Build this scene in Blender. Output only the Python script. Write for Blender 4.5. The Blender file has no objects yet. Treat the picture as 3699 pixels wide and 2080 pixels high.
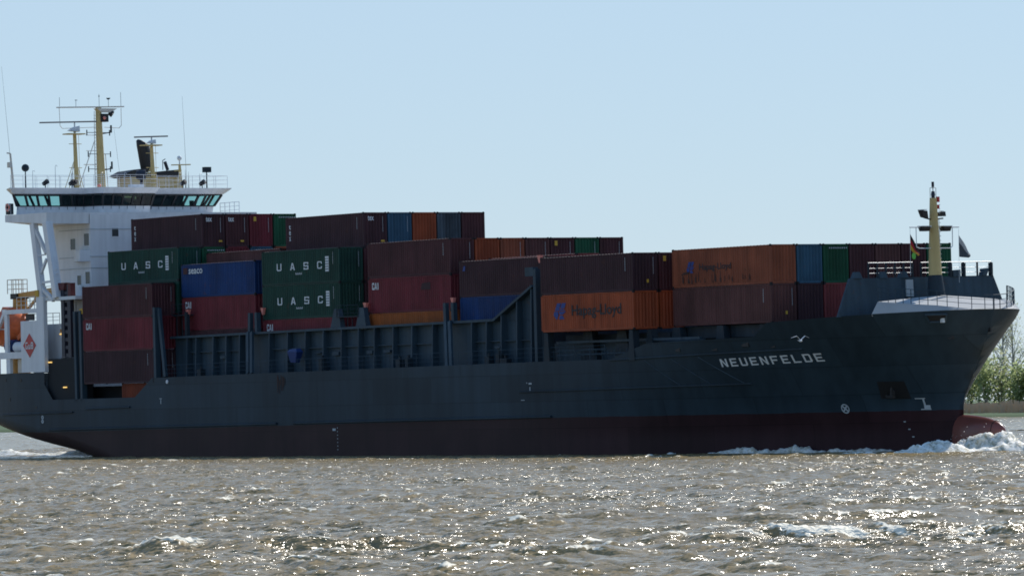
import bpy, math, random
import numpy as np
from mathutils import Matrix, Vector

S = bpy.context.scene
COL = S.collection
random.seed(7)
RNG = np.random.default_rng(11)

# ---------------------------------------------------------------- camera, sky, sun
# everything on the ship is built in ship coordinates (x forward, y to port, z up,
# origin on the waterline); HEEL is the slight list the ship has on the water
HEEL_N = Vector((-0.0002, 0.0082, 1.0)).normalized()
PIVOT = Vector((55.0, -11.25, 0.0))
HEEL = (Matrix.Translation(PIVOT)
        @ HEEL_N.rotation_difference(Vector((0, 0, 1))).to_matrix().to_4x4()
        @ Matrix.Translation(-PIVOT))
CAM_SHIP = Vector((390.586, -237.298, 5.864))
CAM_R = Matrix(((0.57212843, 0.81977776, -0.02516922),
                (0.02958416, 0.01004052, 0.99951187),
                (-0.81963031, 0.57259376, 0.01850797)))
cam = bpy.data.cameras.new('camera')
cam.sensor_width = 36.0
cam.lens = 36.0 * 18101.66 / 3699.0
cam.clip_start = 1.0
cam.clip_end = 20000.0
camo = bpy.data.objects.new('camera', cam)
COL.objects.link(camo)
m = Matrix((CAM_R[0], CAM_R[1], -CAM_R[2])).transposed().to_4x4()
m.translation = CAM_SHIP
camo.matrix_world = HEEL @ m
S.camera = camo
CAMW = HEEL @ CAM_SHIP

SUN_EL = math.radians(42.0)
SUN_OFF = math.radians(31.0)           # to the right of the view direction
vx, vy = -0.8198, 0.5727
rx, ry = 0.5727, 0.8198
DV = np.array([vx, vy]); RV = np.array([rx, ry])          # view direction and its right on the water
sx = vx * math.cos(SUN_OFF) + rx * math.sin(SUN_OFF)
sy = vy * math.cos(SUN_OFF) + ry * math.sin(SUN_OFF)
SUN_DIR = Vector((sx * math.cos(SUN_EL), sy * math.cos(SUN_EL), math.sin(SUN_EL)))

W = bpy.data.worlds.new('World')
S.world = W
W.use_nodes = True
nt = W.node_tree
sky = nt.nodes.new('ShaderNodeTexSky')
sky.sky_type = 'NISHITA'
sky.sun_disc = False
sky.sun_elevation = SUN_EL
sky.sun_rotation = math.atan2(sx, sy)
sky.air_density = 1.0
sky.dust_density = 0.0
sky.ozone_density = 6.0
bg = nt.nodes['Background']
bg.inputs['Strength'].default_value = 0.085
# whitish haze low over the river; blue added overhead lifts the ambient light
wtc = nt.nodes.new('ShaderNodeTexCoord')
wsep = nt.nodes.new('ShaderNodeSeparateXYZ')
nt.links.new(wtc.outputs['Generated'], wsep.inputs[0])
wr = nt.nodes.new('ShaderNodeMapRange')
wr.interpolation_type = 'SMOOTHSTEP'
wr.inputs[1].default_value = 0.10
wr.inputs[2].default_value = 0.55
wr.inputs[3].default_value = 0.66
wr.inputs[4].default_value = 0.38
nt.links.new(wsep.outputs[2], wr.inputs[0])
wm = nt.nodes.new('ShaderNodeMix')
wm.data_type = 'RGBA'
wm.clamp_result = False
nt.links.new(wr.outputs[0], wm.inputs['Factor'])
nt.links.new(sky.outputs[0], wm.inputs[6])
wc = nt.nodes.new('ShaderNodeMapRange')
wc.data_type = 'FLOAT_VECTOR'
wc.interpolation_type = 'SMOOTHSTEP'
wc.inputs[7].default_value = (0.10, 0.10, 0.10)
wc.inputs[8].default_value = (0.55, 0.55, 0.55)
wc.inputs[9].default_value = (6.7, 8.6, 10.6)
wc.inputs[10].default_value = (3.2, 6.6, 12.5)
wv3 = nt.nodes.new('ShaderNodeCombineXYZ')
for i in range(3):
    nt.links.new(wsep.outputs[2], wv3.inputs[i])
nt.links.new(wv3.outputs[0], wc.inputs[6])
nt.links.new(wc.outputs[1], wm.inputs[7])
nt.links.new(wm.outputs[2], bg.inputs['Color'])

sun = bpy.data.lights.new('sun', 'SUN')
sun.energy = 4.0
sun.angle = math.radians(0.5)
sun.color = (1.0, 0.95, 0.87)
suno = bpy.data.objects.new('sun', sun)
COL.objects.link(suno)
suno.rotation_euler = (-SUN_DIR).to_track_quat('-Z', 'Y').to_euler()
suno.location = (0, 0, 300)

S.view_settings.view_transform = 'Standard'
S.view_settings.look = 'None'
S.view_settings.exposure = 0.0
S.view_settings.gamma = 1.0
S.render.engine = 'CYCLES'
S.cycles.max_bounces = 6
S.cycles.filter_width = 1.75
S.cycles.use_adaptive_sampling = True
S.cycles.adaptive_threshold = 0.008


# ---------------------------------------------------------------- helpers
class MB:
    """collects boxes, bars, tubes and polygons; build() links them as ONE mesh object"""
    def __init__(s):
        s.v, s.f, s.mi, s.sm = [], [], [], []

    def add(s, vs, fs, mi=0, smooth=False):
        o = len(s.v)
        s.v += [tuple(p) for p in vs]
        for f in fs:
            s.f.append(tuple(o + i for i in f))
            s.mi.append(mi)
            s.sm.append(smooth)
        return s

    def box(s, x0, x1, y0, y1, z0, z1, mi=0):
        vs = [(x, y, z) for x in (x0, x1) for y in (y0, y1) for z in (z0, z1)]
        return s.add(vs, [(0, 1, 3, 2), (4, 6, 7, 5), (0, 4, 5, 1), (2, 3, 7, 6), (0, 2, 6, 4), (1, 5, 7, 3)], mi)

    def hexa(s, b, t, mi=0):
        """b, t: four bottom and four top corners (same winding)"""
        return s.add(list(b) + list(t), [(3, 2, 1, 0), (4, 5, 6, 7), (0, 1, 5, 4), (1, 2, 6, 5), (2, 3, 7, 6), (3, 0, 4, 7)], mi)

    def bar(s, p, q, w, h=None, mi=0, up=(0, 0, 1)):
        p, q = Vector(p), Vector(q)
        h = w if h is None else h
        d = (q - p).normalized()
        u = Vector(up)
        if abs(d.dot(u)) > 0.98:
            u = Vector((1, 0, 0))
        a = d.cross(u).normalized() * (w / 2)
        b = a.cross(d).normalized() * (h / 2)
        c = [p - a - b, p + a - b, p + a + b, p - a + b]
        e = [q - a - b, q + a - b, q + a + b, q - a + b]
        return s.hexa(c, e, mi)

    def tube(s, p, q, r0, r1=None, n=8, mi=0, caps=True):
        r1 = r0 if r1 is None else r1
        p, q = Vector(p), Vector(q)
        d = (q - p).normalized()
        u = Vector((0, 0, 1)) if abs(d.z) < 0.9 else Vector((1, 0, 0))
        a = d.cross(u).normalized()
        b = a.cross(d).normalized()
        vs = []
        for c, r in ((p, r0), (q, r1)):
            for k in range(n):
                t = 2 * math.pi * k / n
                vs.append(c + a * (r * math.cos(t)) + b * (r * math.sin(t)))
        s.add(vs, [(k, (k + 1) % n, n + (k + 1) % n, n + k) for k in range(n)], mi, n > 5)
        if caps:
            s.add(vs, [tuple(range(n))[::-1], tuple(range(n, 2 * n))], mi)
        return s

    def path(s, pts, r, n=6, mi=0):
        for a, b in zip(pts[:-1], pts[1:]):
            s.tube(a, b, r, r, n, mi)
        return s

    def prism(s, poly, axis, a, b, mi=0):
        """polygon in the other two axes extruded along axis (0,1,2) from a to b"""
        def mk(p, t):
            if axis == 0: return (t, p[0], p[1])
            if axis == 1: return (p[0], t, p[1])
            return (p[0], p[1], t)
        n = len(poly)
        vs = [mk(p, a) for p in poly] + [mk(p, b) for p in poly]
        return s.add(vs, [tuple(range(n))[::-1], tuple(range(n, 2 * n))]
                     + [(k, (k + 1) % n, n + (k + 1) % n, n + k) for k in range(n)], mi)

    def grid(s, P, mi=0, smooth=True, flip=False):
        """P[i][j] points"""
        ni, nj = len(P), len(P[0])
        vs = [p for r in P for p in r]
        fs = []
        for i in range(ni - 1):
            for j in range(nj - 1):
                f = (i * nj + j, i * nj + j + 1, (i + 1) * nj + j + 1, (i + 1) * nj + j)
                fs.append(f[::-1] if flip else f)
        return s.add(vs, fs, mi, smooth)

    def ball(s, c, r, n=8, mi=0, sz=None):
        c = Vector(c)
        sz = sz or (1, 1, 1)
        P = []
        for i in range(n // 2 + 1):
            t = math.pi * i / (n // 2)
            P.append([(c.x + r * sz[0] * math.sin(t) * math.cos(2 * math.pi * j / n),
                       c.y + r * sz[1] * math.sin(t) * math.sin(2 * math.pi * j / n),
                       c.z + r * sz[2] * math.cos(t)) for j in range(n + 1)])
        return s.grid(P, mi)

    def mesh(s, name, mats):
        me = bpy.data.meshes.new(name)
        me.from_pydata(s.v, [], s.f)
        for mt in mats:
            me.materials.append(mt)
        if len(mats) > 1:
            me.polygons.foreach_set('material_index', s.mi)
        me.polygons.foreach_set('use_smooth', s.sm)
        me.update()
        return me

    def build(s, name, mats, parent=None, loc=None):
        if not isinstance(mats, (list, tuple)):
            mats = [mats]
        return link(name, s.mesh(name, mats), parent, loc)


def link(name, me, parent=None, loc=None):
    o = bpy.data.objects.new(name, me)
    COL.objects.link(o)
    if parent:
        o.parent = parent
    if loc is not None:
        o.location = loc
    return o


def empty(name, loc=(0, 0, 0)):
    o = bpy.data.objects.new(name, None)
    o.empty_display_size = 0.5
    COL.objects.link(o)
    o.location = loc
    return o


def tag(o, label=None, cat=None, group=None, kind=None):
    if label: o['label'] = label
    if cat: o['category'] = cat
    if group: o['group'] = group
    if kind: o['kind'] = kind
    return o


ON_SHIP = []          # top-level objects carried by the ship: they list with it


def aboard(o):
    ON_SHIP.append(o)
    return o


# ---------------------------------------------------------------- materials
def srgb(*c):
    return tuple(((x / 12.92) if x <= 0.04045 else ((x + 0.055) / 1.055) ** 2.4) for x in c)


def principled(name):
    mt = bpy.data.materials.new(name)
    mt.use_nodes = True
    return mt, mt.node_tree, mt.node_tree.nodes['Principled BSDF']


def paint(name, col, rough=0.5, var=0.25, streak=0.3, rust=(0.10, 0.04, 0.02), rust_amt=0.15, scale=0.35, metal=0.0, spec=0.2):
    """weathered ship's paint: blotches, vertical run-off streaks and a little rust"""
    mt, t, p = principled(name)
    N, L = t.nodes.new, t.links.new
    tc = N('ShaderNodeTexCoord')
    oi = N('ShaderNodeObjectInfo')
    add = N('ShaderNodeVectorMath'); add.operation = 'ADD'
    sc = N('ShaderNodeVectorMath'); sc.operation = 'SCALE'
    comb = N('ShaderNodeCombineXYZ')
    for i in range(3):
        L(oi.outputs['Random'], comb.inputs[i])
    L(comb.outputs[0], sc.inputs[0]); sc.inputs['Scale'].default_value = 57.0
    L(tc.outputs['Object'], add.inputs[0]); L(sc.outputs[0], add.inputs[1])
    n1 = N('ShaderNodeTexNoise'); n1.inputs['Scale'].default_value = scale; n1.inputs['Detail'].default_value = 6
    L(add.outputs[0], n1.inputs['Vector'])
    mp = N('ShaderNodeMapping'); mp.inputs['Scale'].default_value = (2.2, 2.2, 0.12)
    L(add.outputs[0], mp.inputs['Vector'])
    n2 = N('ShaderNodeTexNoise'); n2.inputs['Scale'].default_value = 1.0; n2.inputs['Detail'].default_value = 5
    L(mp.outputs[0], n2.inputs['Vector'])
    r1 = N('ShaderNodeMapRange'); r1.inputs[1].default_value = 0.3; r1.inputs[2].default_value = 0.7
    r1.inputs[3].default_value = 1 - var; r1.inputs[4].default_value = 1 + var
    L(n1.outputs[0], r1.inputs[0])
    r2 = N('ShaderNodeMapRange'); r2.inputs[1].default_value = 0.35; r2.inputs[2].default_value = 0.7
    r2.inputs[3].default_value = 1.0; r2.inputs[4].default_value = 1 - streak
    L(n2.outputs[0], r2.inputs[0])
    mul = N('ShaderNodeMath'); mul.operation = 'MULTIPLY'
    L(r1.outputs[0], mul.inputs[0]); L(r2.outputs[0], mul.inputs[1])
    cs = N('ShaderNodeVectorMath'); cs.operation = 'SCALE'
    cs.inputs[0].default_value = col
    L(mul.outputs[0], cs.inputs['Scale'])
    n3 = N('ShaderNodeTexNoise'); n3.inputs['Scale'].default_value = 1.6; n3.inputs['Detail'].default_value = 8
    n3.inputs['Roughness'].default_value = 0.7
    L(add.outputs[0], n3.inputs['Vector'])
    r3 = N('ShaderNodeMapRange'); r3.inputs[1].default_value = 0.6; r3.inputs[2].default_value = 0.72
    r3.inputs[4].default_value = rust_amt * 3
    L(n3.outputs[0], r3.inputs[0])
    mx = N('ShaderNodeMix'); mx.data_type = 'RGBA'
    L(r3.outputs[0], mx.inputs['Factor']); L(cs.outputs[0], mx.inputs[6]); mx.inputs[7].default_value = (*rust, 1)
    L(mx.outputs[2], p.inputs['Base Color'])
    p.inputs['Roughness'].default_value = rough
    p.inputs['Metallic'].default_value = metal
    p.inputs['Specular IOR Level'].default_value = spec
    return mt


def plain(name, col, rough=0.5, metal=0.0):
    mt, t, p = principled(name)
    N, L = t.nodes.new, t.links.new
    tc = N('ShaderNodeTexCoord')
    n1 = N('ShaderNodeTexNoise'); n1.inputs['Scale'].default_value = 1.3; n1.inputs['Detail'].default_value = 4
    L(tc.outputs['Object'], n1.inputs['Vector'])
    r1 = N('ShaderNodeMapRange'); r1.inputs[3].default_value = 0.8; r1.inputs[4].default_value = 1.2
    L(n1.outputs[0], r1.inputs[0])
    cs = N('ShaderNodeVectorMath'); cs.operation = 'SCALE'
    cs.inputs[0].default_value = col[:3]
    L(r1.outputs[0], cs.inputs['Scale']); L(cs.outputs[0], p.inputs['Base Color'])
    p.inputs['Roughness'].default_value = rough
    p.inputs['Metallic'].default_value = metal
    return mt


def emit(name, col, st):
    mt, t, p = principled(name)
    p.inputs['Base Color'].default_value = (*col, 1)
    p.inputs['Emission Color'].default_value = (*col, 1)
    p.inputs['Emission Strength'].default_value = st
    return mt


CC = {  # container paints
    'maroon': paint('maroon_paint', (0.078, 0.028, 0.032), 0.6),
    'dark_maroon': paint('dark_maroon_paint', (0.058, 0.026, 0.032), 0.6),
    'brown': paint('brown_paint', (0.11, 0.045, 0.042), 0.6),
    'red': paint('red_paint', (0.16, 0.024, 0.034), 0.55),
    'bright_red': paint('bright_red_paint', (0.24, 0.05, 0.05), 0.55),
    'green': paint('green_paint', (0.010, 0.056, 0.042), 0.55),
    'leaf_green': paint('leaf_green_paint', (0.012, 0.092, 0.045), 0.55),
    'blue': paint('blue_paint', (0.008, 0.040, 0.145), 0.55),
    'steel_blue': paint('steel_blue_paint', (0.036, 0.10, 0.16), 0.55),
    'grey': paint('grey_paint', (0.085, 0.115, 0.14), 0.6, var=0.45, streak=0.6),
    'orange': paint('orange_paint', (0.34, 0.074, 0.028), 0.55),
    'dull_orange': paint('dull_orange_paint', (0.27, 0.078, 0.040), 0.6),
    'dim_orange': paint('dim_orange_paint', (0.20, 0.042, 0.018), 0.6),  # shade of the hull cut-out darkened into this orange
    'amber': paint('amber_paint', (0.33, 0.092, 0.022), 0.55),
}
M = {
    'casting': paint('casting_steel', (0.02, 0.018, 0.02), 0.6),
    'white': paint('white_paint', (0.74, 0.76, 0.78), 0.4, var=0.06, streak=0.12, rust_amt=0.02),
    'cream': paint('cream_paint', (0.70, 0.66, 0.58), 0.45, var=0.06, streak=0.15, rust_amt=0.04),
    'grey': paint('deck_grey_paint', (0.040, 0.070, 0.095), 0.5, var=0.15),
    'dkgrey': paint('dark_grey_paint', (0.024, 0.038, 0.05), 0.55, var=0.2),
    'black': plain('black_paint', (0.012, 0.012, 0.014), 0.55),
    'navy': plain('navy_paint', (0.014, 0.018, 0.035), 0.5),
    'yellow': paint('mast_yellow_paint', (0.56, 0.43, 0.19), 0.45, var=0.1, streak=0.15, rust_amt=0.08),
    'crane': paint('crane_yellow_paint', (0.62, 0.33, 0.09), 0.45, var=0.1, rust_amt=0.1),
    'deck': paint('deck_paint', (0.07, 0.085, 0.10), 0.7, var=0.25),
    'turtle': paint('foredeck_paint', (0.37, 0.38, 0.38), 0.6, var=0.12, streak=0.0, rust_amt=0.03),
    'lifeboat': paint('lifeboat_orange', (0.72, 0.17, 0.06), 0.4, var=0.1, rust_amt=0.02),
    'dull_red': plain('dull_red_paint', (0.10, 0.018, 0.02), 0.6),
    'window': plain('window_glass', (0.045, 0.06, 0.06), 0.25),
    'pink': plain('pale_red_paint', (0.75, 0.25, 0.2), 0.5),
    'redpaint': plain('signal_red_paint', (0.45, 0.03, 0.03), 0.45),
    'letter': plain('letter_white', (0.62, 0.66, 0.68), 0.6),
    'letter_dim': plain('letter_grey', (0.40, 0.44, 0.46), 0.6),
    'letter_dark': plain('letter_dark', (0.012, 0.009, 0.014), 0.6),
    'letter_blue': plain('letter_blue', (0.016, 0.045, 0.21), 0.6),
    'sticker': plain('sticker_yellow', (0.55, 0.33, 0.03), 0.6),
    'dot': plain('sticker_green', (0.16, 0.55, 0.07), 0.6),
    'stain': plain('rust_stain', (0.05, 0.025, 0.02), 0.8),
    'steel': plain('pale_steel', (0.55, 0.57, 0.58), 0.35, 0.3),
    'scanner': plain('scanner_grey', (.22, .21, .20), .5),
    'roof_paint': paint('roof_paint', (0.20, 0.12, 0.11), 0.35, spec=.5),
    'lamp': emit('lit_lamp', (1.0, 0.62, 0.18), 1.0),
    'lens': emit('floodlight_lens', (0.9, 0.92, 0.95), 0.2),
    'tarp': plain('blue_tarpaulin', (0.008, 0.035, 0.15), 0.6),
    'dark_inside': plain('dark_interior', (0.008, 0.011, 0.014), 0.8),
    'inside': plain('bridge_interior', (0.05, 0.06, 0.065), 0.7),
}


def glass_mat():
    mt, t, p = principled('tinted_glass')
    N, L = t.nodes.new, t.links.new
    out = t.nodes['Material Output']
    tr = N('ShaderNodeBsdfTransparent'); tr.inputs[0].default_value = (0.55, 0.77, 0.76, 1)
    gl = N('ShaderNodeBsdfGlossy'); gl.inputs['Roughness'].default_value = 0.03
    fr = N('ShaderNodeFresnel'); fr.inputs[0].default_value = 1.4
    mx = N('ShaderNodeMixShader')
    L(fr.outputs[0], mx.inputs[0]); L(tr.outputs[0], mx.inputs[1]); L(gl.outputs[0], mx.inputs[2])
    L(mx.outputs[0], out.inputs['Surface'])
    return mt


M['glass'] = glass_mat()


# ---------------------------------------------------------------- lettering
def strokes(ch, t=0.2):
    """block capitals in a unit box, non-overlapping quads"""
    R = lambda x0, y0, x1, y1: [(x0, y0), (x1, y0), (x1, y1), (x0, y1)]
    h = t * 0.72
    c = 0.14
    if ch == 'E': return [R(0, 0, t, 1), R(t, 0, 1, h), R(t, 1 - h, 1, 1), R(t, .5 - h / 2, .88, .5 + h / 2)]
    if ch == 'F': return [R(0, 0, t, 1), R(t, 1 - h, 1, 1), R(t, .48 - h / 2, .86, .48 + h / 2)]
    if ch == 'L': return [R(0, 0, t, 1), R(t, 0, 1, h)]
    if ch == 'N': return [R(0, 0, t, 1), R(1 - t, 0, 1, 1), [(t, 1 - .32), (1 - t, 0), (1 - t, .32), (t, 1)]]
    if ch == 'U': return [R(0, c, t, 1), R(1 - t, c, 1, 1), [(0, c), (c, 0), (1 - c, 0), (1, c), (1 - t, c), (1 - t, h), (t, h), (t, c)]]
    if ch == 'D': return [R(0, 0, t, 1), R(t, 0, 1 - c, h), R(t, 1 - h, 1 - c, 1),
                          [(1 - c, 0), (1, c), (1, 1 - c), (1 - c, 1), (1 - c, 1 - h), (1 - t, 1 - h), (1 - t, h), (1 - c, h)]]
    if ch == 'A': return [[(0, 0), (.24, 0), (.5, .74), (.5, 1), (.36, 1)], [(1, 0), (.64, 1), (.5, 1), (.5, .74), (.76, 0)],
                          [(.24 + .26 * .22 / .74, .22), (.76 - .26 * .22 / .74, .22), (.76 - .26 * .38 / .74, .38), (.24 + .26 * .38 / .74, .38)]]
    if ch == 'C': return [[(0, c), (c, 0), (t, 0), (t, 1), (c, 1), (0, 1 - c)], R(t, 0, 1 - c / 2, h), R(t, 1 - h, 1 - c / 2, 1),
                          R(1 - t, h, 1, h + .17), R(1 - t, 1 - h - .17, 1, 1 - h)]
    if ch == 'S': return [R(0, 0, 1, h), R(0, .5 - h / 2, 1, .5 + h / 2), R(0, 1 - h, 1, 1), R(0, .5 + h / 2, t, 1 - h), R(1 - t, h, 1, .5 - h / 2),
                          R(0, h, t, h + .1), R(1 - t, 1 - h - .1, 1, 1 - h)]
    if ch == 'I': return [R(.3, 0, .7, 1)]
    if ch == 'G': return [R(0, 0, t, 1), R(t, 0, 1, h), R(t, 1 - h, 1, 1), R(1 - t, h, 1, .45), R(.5, .32, 1 - t, .45)]
    if ch == 'B': return [R(0, 0, t, 1), R(t, 0, .9, h), R(t, .5 - h / 2, .9, .5 + h / 2), R(t, 1 - h, .9, 1), R(.9 - t, h, 1, .5 - h / 2), R(.9 - t, .5 + h / 2, 1, 1 - h)]
    if ch == 'w': return [R(0, 0, .2, .7), R(.4, .15, .6, .6), R(.8, 0, 1, .7), R(.2, 0, .8, .15)]
    return []


def block_text(mb, mapping, text, x0, z0, w, h, pitch, t=0.2, mi=0):
    for i, ch in enumerate(text):
        for poly in strokes(ch, t):
            pts = [mapping(x0 + i * pitch + px * w, z0 + pz * h) for px, pz in poly]
            mb.add(pts, [tuple(range(len(pts)))], mi)


_font_cache = {}


def font_polys(text):
    """outline of a text in the built-in font as a triangulated mesh, scaled to width 1"""
    if text not in _font_cache:
        cu = bpy.data.curves.new('txt', 'FONT')
        cu.body = text
        cu.resolution_u = 2
        cu.offset = 0.018
        o = bpy.data.objects.new('txt', cu)
        COL.objects.link(o)
        dg = bpy.context.evaluated_depsgraph_get()
        dg.update()
        me = bpy.data.meshes.new_from_object(o.evaluated_get(dg))
        vs = [tuple(v.co) for v in me.vertices]
        fs = [tuple(p.vertices) for p in me.polygons]
        bpy.data.objects.remove(o); bpy.data.curves.remove(cu); bpy.data.meshes.remove(me)
        xs = [v[0] for v in vs]; ys = [v[1] for v in vs]
        x0, w = min(xs), max(xs) - min(xs)
        y0, h = min(ys), max(ys) - min(ys)
        _font_cache[text] = ([((v[0] - x0) / w, (v[1] - y0) / h) for v in vs], fs, h / w)
    return _font_cache[text]


def font_text(mb, mapping, text, x0, z0, w, h, mi=0):
    vs, fs, _ = font_polys(text)
    mb.add([mapping(x0 + a * w, z0 + b * h) for a, b in vs], fs, mi)


# ---------------------------------------------------------------- hull form
def lerp(a, b, t): return a + (b - a) * t


TOP = [(-20, 7.7), (-7.62, 7.7), (-7.6, 6.6), (-6.15, 5.2), (8.4, 5.25), (11.45, 6.92), (68.7, 7.3), (79.8, 7.32), (84.5, 8.46),
       (95.9, 8.68), (97.5, 9.68), (104, 9.98), (112, 10.2)]
ZB = [(-20, 3.05), (-16.5, 2.45), (-12, 1.72), (-7.6, 1.08), (-3.2, 0.5), (2, -0.6), (8, -2), (16, -4), (112, -4)]


def pl(tab, x):
    if x <= tab[0][0]: return tab[0][1]
    for (a, b), (c, d) in zip(tab[:-1], tab[1:]):
        if x <= c: return b + (d - b) * (x - a) / (c - a)
    return tab[-1][1]


STEM = [(-4, 107.5), (0, 108.2), (3.6, 108.3), (5.8, 109.7), (8, 111.0), (9.2, 111.6), (10.2, 112.0)]


def hb(x, z):
    """half-breadth of the hull at station x, height z"""
    t = min(1, max(0, (z - 1.5) / 8.4)) ** 1.25
    x1 = lerp(66, 84, t)
    xt = pl(STEM, z)
    p, q = lerp(2.3, 2.0, t), lerp(0.95, 0.5, t)
    b = 11.25
    if x > x1:
        s = min(1, (x - x1) / (xt - x1))
        b = 11.25 * (1 - s ** p) ** q
    if x < -10:
        b = min(b, 11.25 - 0.9 * ((-10 - x) / 10) ** 2)
    return b


def section(x):
    zt, zb = pl(TOP, x), pl(ZB, x)
    r = 1.3 if x < 60 else lerp(1.3, 0.3, min(1, (x - 60) / 30))
    P = []
    n = 26
    for k in range(n + 1):
        z = lerp(zt, zb + r, k / n)
        P.append((min(x, pl(STEM, z)), hb(x, z), z))
    b = hb(x, zb + r)
    rr = min(r, b * 0.6)
    for k in range(1, 6):
        a = math.pi / 2 * k / 5
        P.append((min(x, pl(STEM, zb)), b - rr * (1 - math.cos(a)), zb + r - r * math.sin(a)))
    P.append((min(x, pl(STEM, zb)), 0.0, zb))
    return P


ship = aboard(empty('container_ship'))
tag(ship, 'dark grey container ship with red boot-top, white bridge and yellow masts', 'ship')

xs = [-20, -18.5, -17, -15, -13, -11, -9, -7.62, -7.6, -7, -6.15, -4, -1, 2, 5, 8.4, 9.5, 11.45, 16] + list(range(20, 66, 4)) + \
     [66, 68.7, 71, 73, 75, 77, 79.8, 81, 82.5, 84.5, 86, 88, 90, 92, 94, 95.9, 96.5, 97, 97.5] + list(np.arange(98.5, 107, 1.0)) + list(np.arange(107, 112.01, 0.5))


def hull_material():
    mt, t, p = principled('hull_paint')
    N, L = t.nodes.new, t.links.new
    tc = N('ShaderNodeTexCoord')
    sep = N('ShaderNodeSeparateXYZ'); L(tc.outputs['Object'], sep.inputs[0])
    # boot-top line 2.43 m aft to 2.9 m forward
    ln = N('ShaderNodeMapRange'); ln.inputs[1].default_value = -7; ln.inputs[2].default_value = 75
    ln.inputs[3].default_value = 2.2; ln.inputs[4].default_value = 2.88
    L(sep.outputs[0], ln.inputs[0])
    nz = N('ShaderNodeTexNoise'); nz.inputs['Scale'].default_value = 0.8; nz.inputs['Detail'].default_value = 4
    L(tc.outputs['Object'], nz.inputs['Vector'])
    nm = N('ShaderNodeMath'); nm.operation = 'MULTIPLY_ADD'; nm.inputs[1].default_value = 0.12; L(nz.outputs[0], nm.inputs[0]); L(ln.outputs[0], nm.inputs[2])
    sub = N('ShaderNodeMath'); sub.operation = 'SUBTRACT'; L(sep.outputs[2], sub.inputs[0]); L(nm.outputs[0], sub.inputs[1])
    st = N('ShaderNodeMapRange'); st.inputs[1].default_value = -0.02; st.inputs[2].default_value = 0.02; L(sub.outputs[0], st.inputs[0])
    # blotches and run-off streaks
    n1 = N('ShaderNodeTexNoise'); n1.inputs['Scale'].default_value = 0.11; n1.inputs['Detail'].default_value = 7; L(tc.outputs['Object'], n1.inputs['Vector'])
    mp = N('ShaderNodeMapping'); mp.inputs['Scale'].default_value = (1.1, 1.1, 0.09); L(tc.outputs['Object'], mp.inputs['Vector'])
    n2 = N('ShaderNodeTexNoise'); n2.inputs['Scale'].default_value = 1.0; n2.inputs['Detail'].default_value = 6; L(mp.outputs[0], n2.inputs['Vector'])
    r1 = N('ShaderNodeMapRange'); r1.inputs[1].default_value = .3; r1.inputs[2].default_value = .7; r1.inputs[3].default_value = .8; r1.inputs[4].default_value = 1.18; L(n1.outputs[0], r1.inputs[0])
    r2 = N('ShaderNodeMapRange'); r2.inputs[1].default_value = .35; r2.inputs[2].default_value = .7; r2.inputs[3].default_value = 1.08; r2.inputs[4].default_value = .82; L(n2.outputs[0], r2.inputs[0])
    ml0 = N('ShaderNodeMath'); ml0.operation = 'MULTIPLY'; L(r1.outputs[0], ml0.inputs[0]); L(r2.outputs[0], ml0.inputs[1])
    # shell plates: each strake a slightly different coat, seams a little darker
    mpb = N('ShaderNodeMapping'); mpb.inputs['Rotation'].default_value = (math.radians(-90), 0, 0); L(tc.outputs['Object'], mpb.inputs['Vector'])
    bk = N('ShaderNodeTexBrick'); bk.inputs['Scale'].default_value = 1.0; bk.inputs['Brick Width'].default_value = 8.5; bk.inputs['Row Height'].default_value = 2.1
    bk.inputs['Mortar Size'].default_value = .035; bk.inputs['Color1'].default_value = (.86, .86, .86, 1); bk.inputs['Color2'].default_value = (1.14, 1.14, 1.14, 1); bk.inputs['Mortar'].default_value = (.72, .72, .72, 1)
    L(mpb.outputs[0], bk.inputs['Vector'])
    ml = N('ShaderNodeMath'); ml.operation = 'MULTIPLY'; L(ml0.outputs[0], ml.inputs[0]); L(bk.outputs['Color'], ml.inputs[1])
    g = N('ShaderNodeVectorMath'); g.operation = 'SCALE'; g.inputs[0].default_value = HULL_GREY; L(ml.outputs[0], g.inputs['Scale'])
    r = N('ShaderNodeVectorMath'); r.operation = 'SCALE'; r.inputs[0].default_value = HULL_RED; L(ml.outputs[0], r.inputs['Scale'])
    # pinkish scuffs on the antifouling
    n3 = N('ShaderNodeTexNoise'); n3.inputs['Scale'].default_value = 0.25; n3.inputs['Detail'].default_value = 8; L(tc.outputs['Object'], n3.inputs['Vector'])
    r3 = N('ShaderNodeMapRange'); r3.inputs[1].default_value = .52; r3.inputs[2].default_value = .75; r3.inputs[4].default_value = .45; L(n3.outputs[0], r3.inputs[0])
    mr = N('ShaderNodeMix'); mr.data_type = 'RGBA'; L(r3.outputs[0], mr.inputs['Factor']); L(r.outputs[0], mr.inputs[6]); mr.inputs[7].default_value = (.060, .030, .030, 1)
    mx = N('ShaderNodeMix'); mx.data_type = 'RGBA'; L(st.outputs[0], mx.inputs['Factor']); L(mr.outputs[2], mx.inputs[6]); L(g.outputs[0], mx.inputs[7])
    L(mx.outputs[2], p.inputs['Base Color'])
    p.inputs['Roughness'].default_value = 0.5
    p.inputs['Specular IOR Level'].default_value = 0.16
    # plate waviness
    wv = N('ShaderNodeTexNoise'); wv.inputs['Scale'].default_value = 0.5; wv.inputs['Detail'].default_value = 2; L(tc.outputs['Object'], wv.inputs['Vector'])
    bp = N('ShaderNodeBump'); bp.inputs['Strength'].default_value = 0.25; bp.inputs['Distance'].default_value = 0.06; L(wv.outputs[0], bp.inputs['Height'])
    L(bp.outputs[0], p.inputs['Normal'])
    return mt


HULL_GREY = (0.026, 0.044, 0.059)
HULL_RED = (0.034, 0.014, 0.017)
M['hull'] = hull_material()

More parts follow.
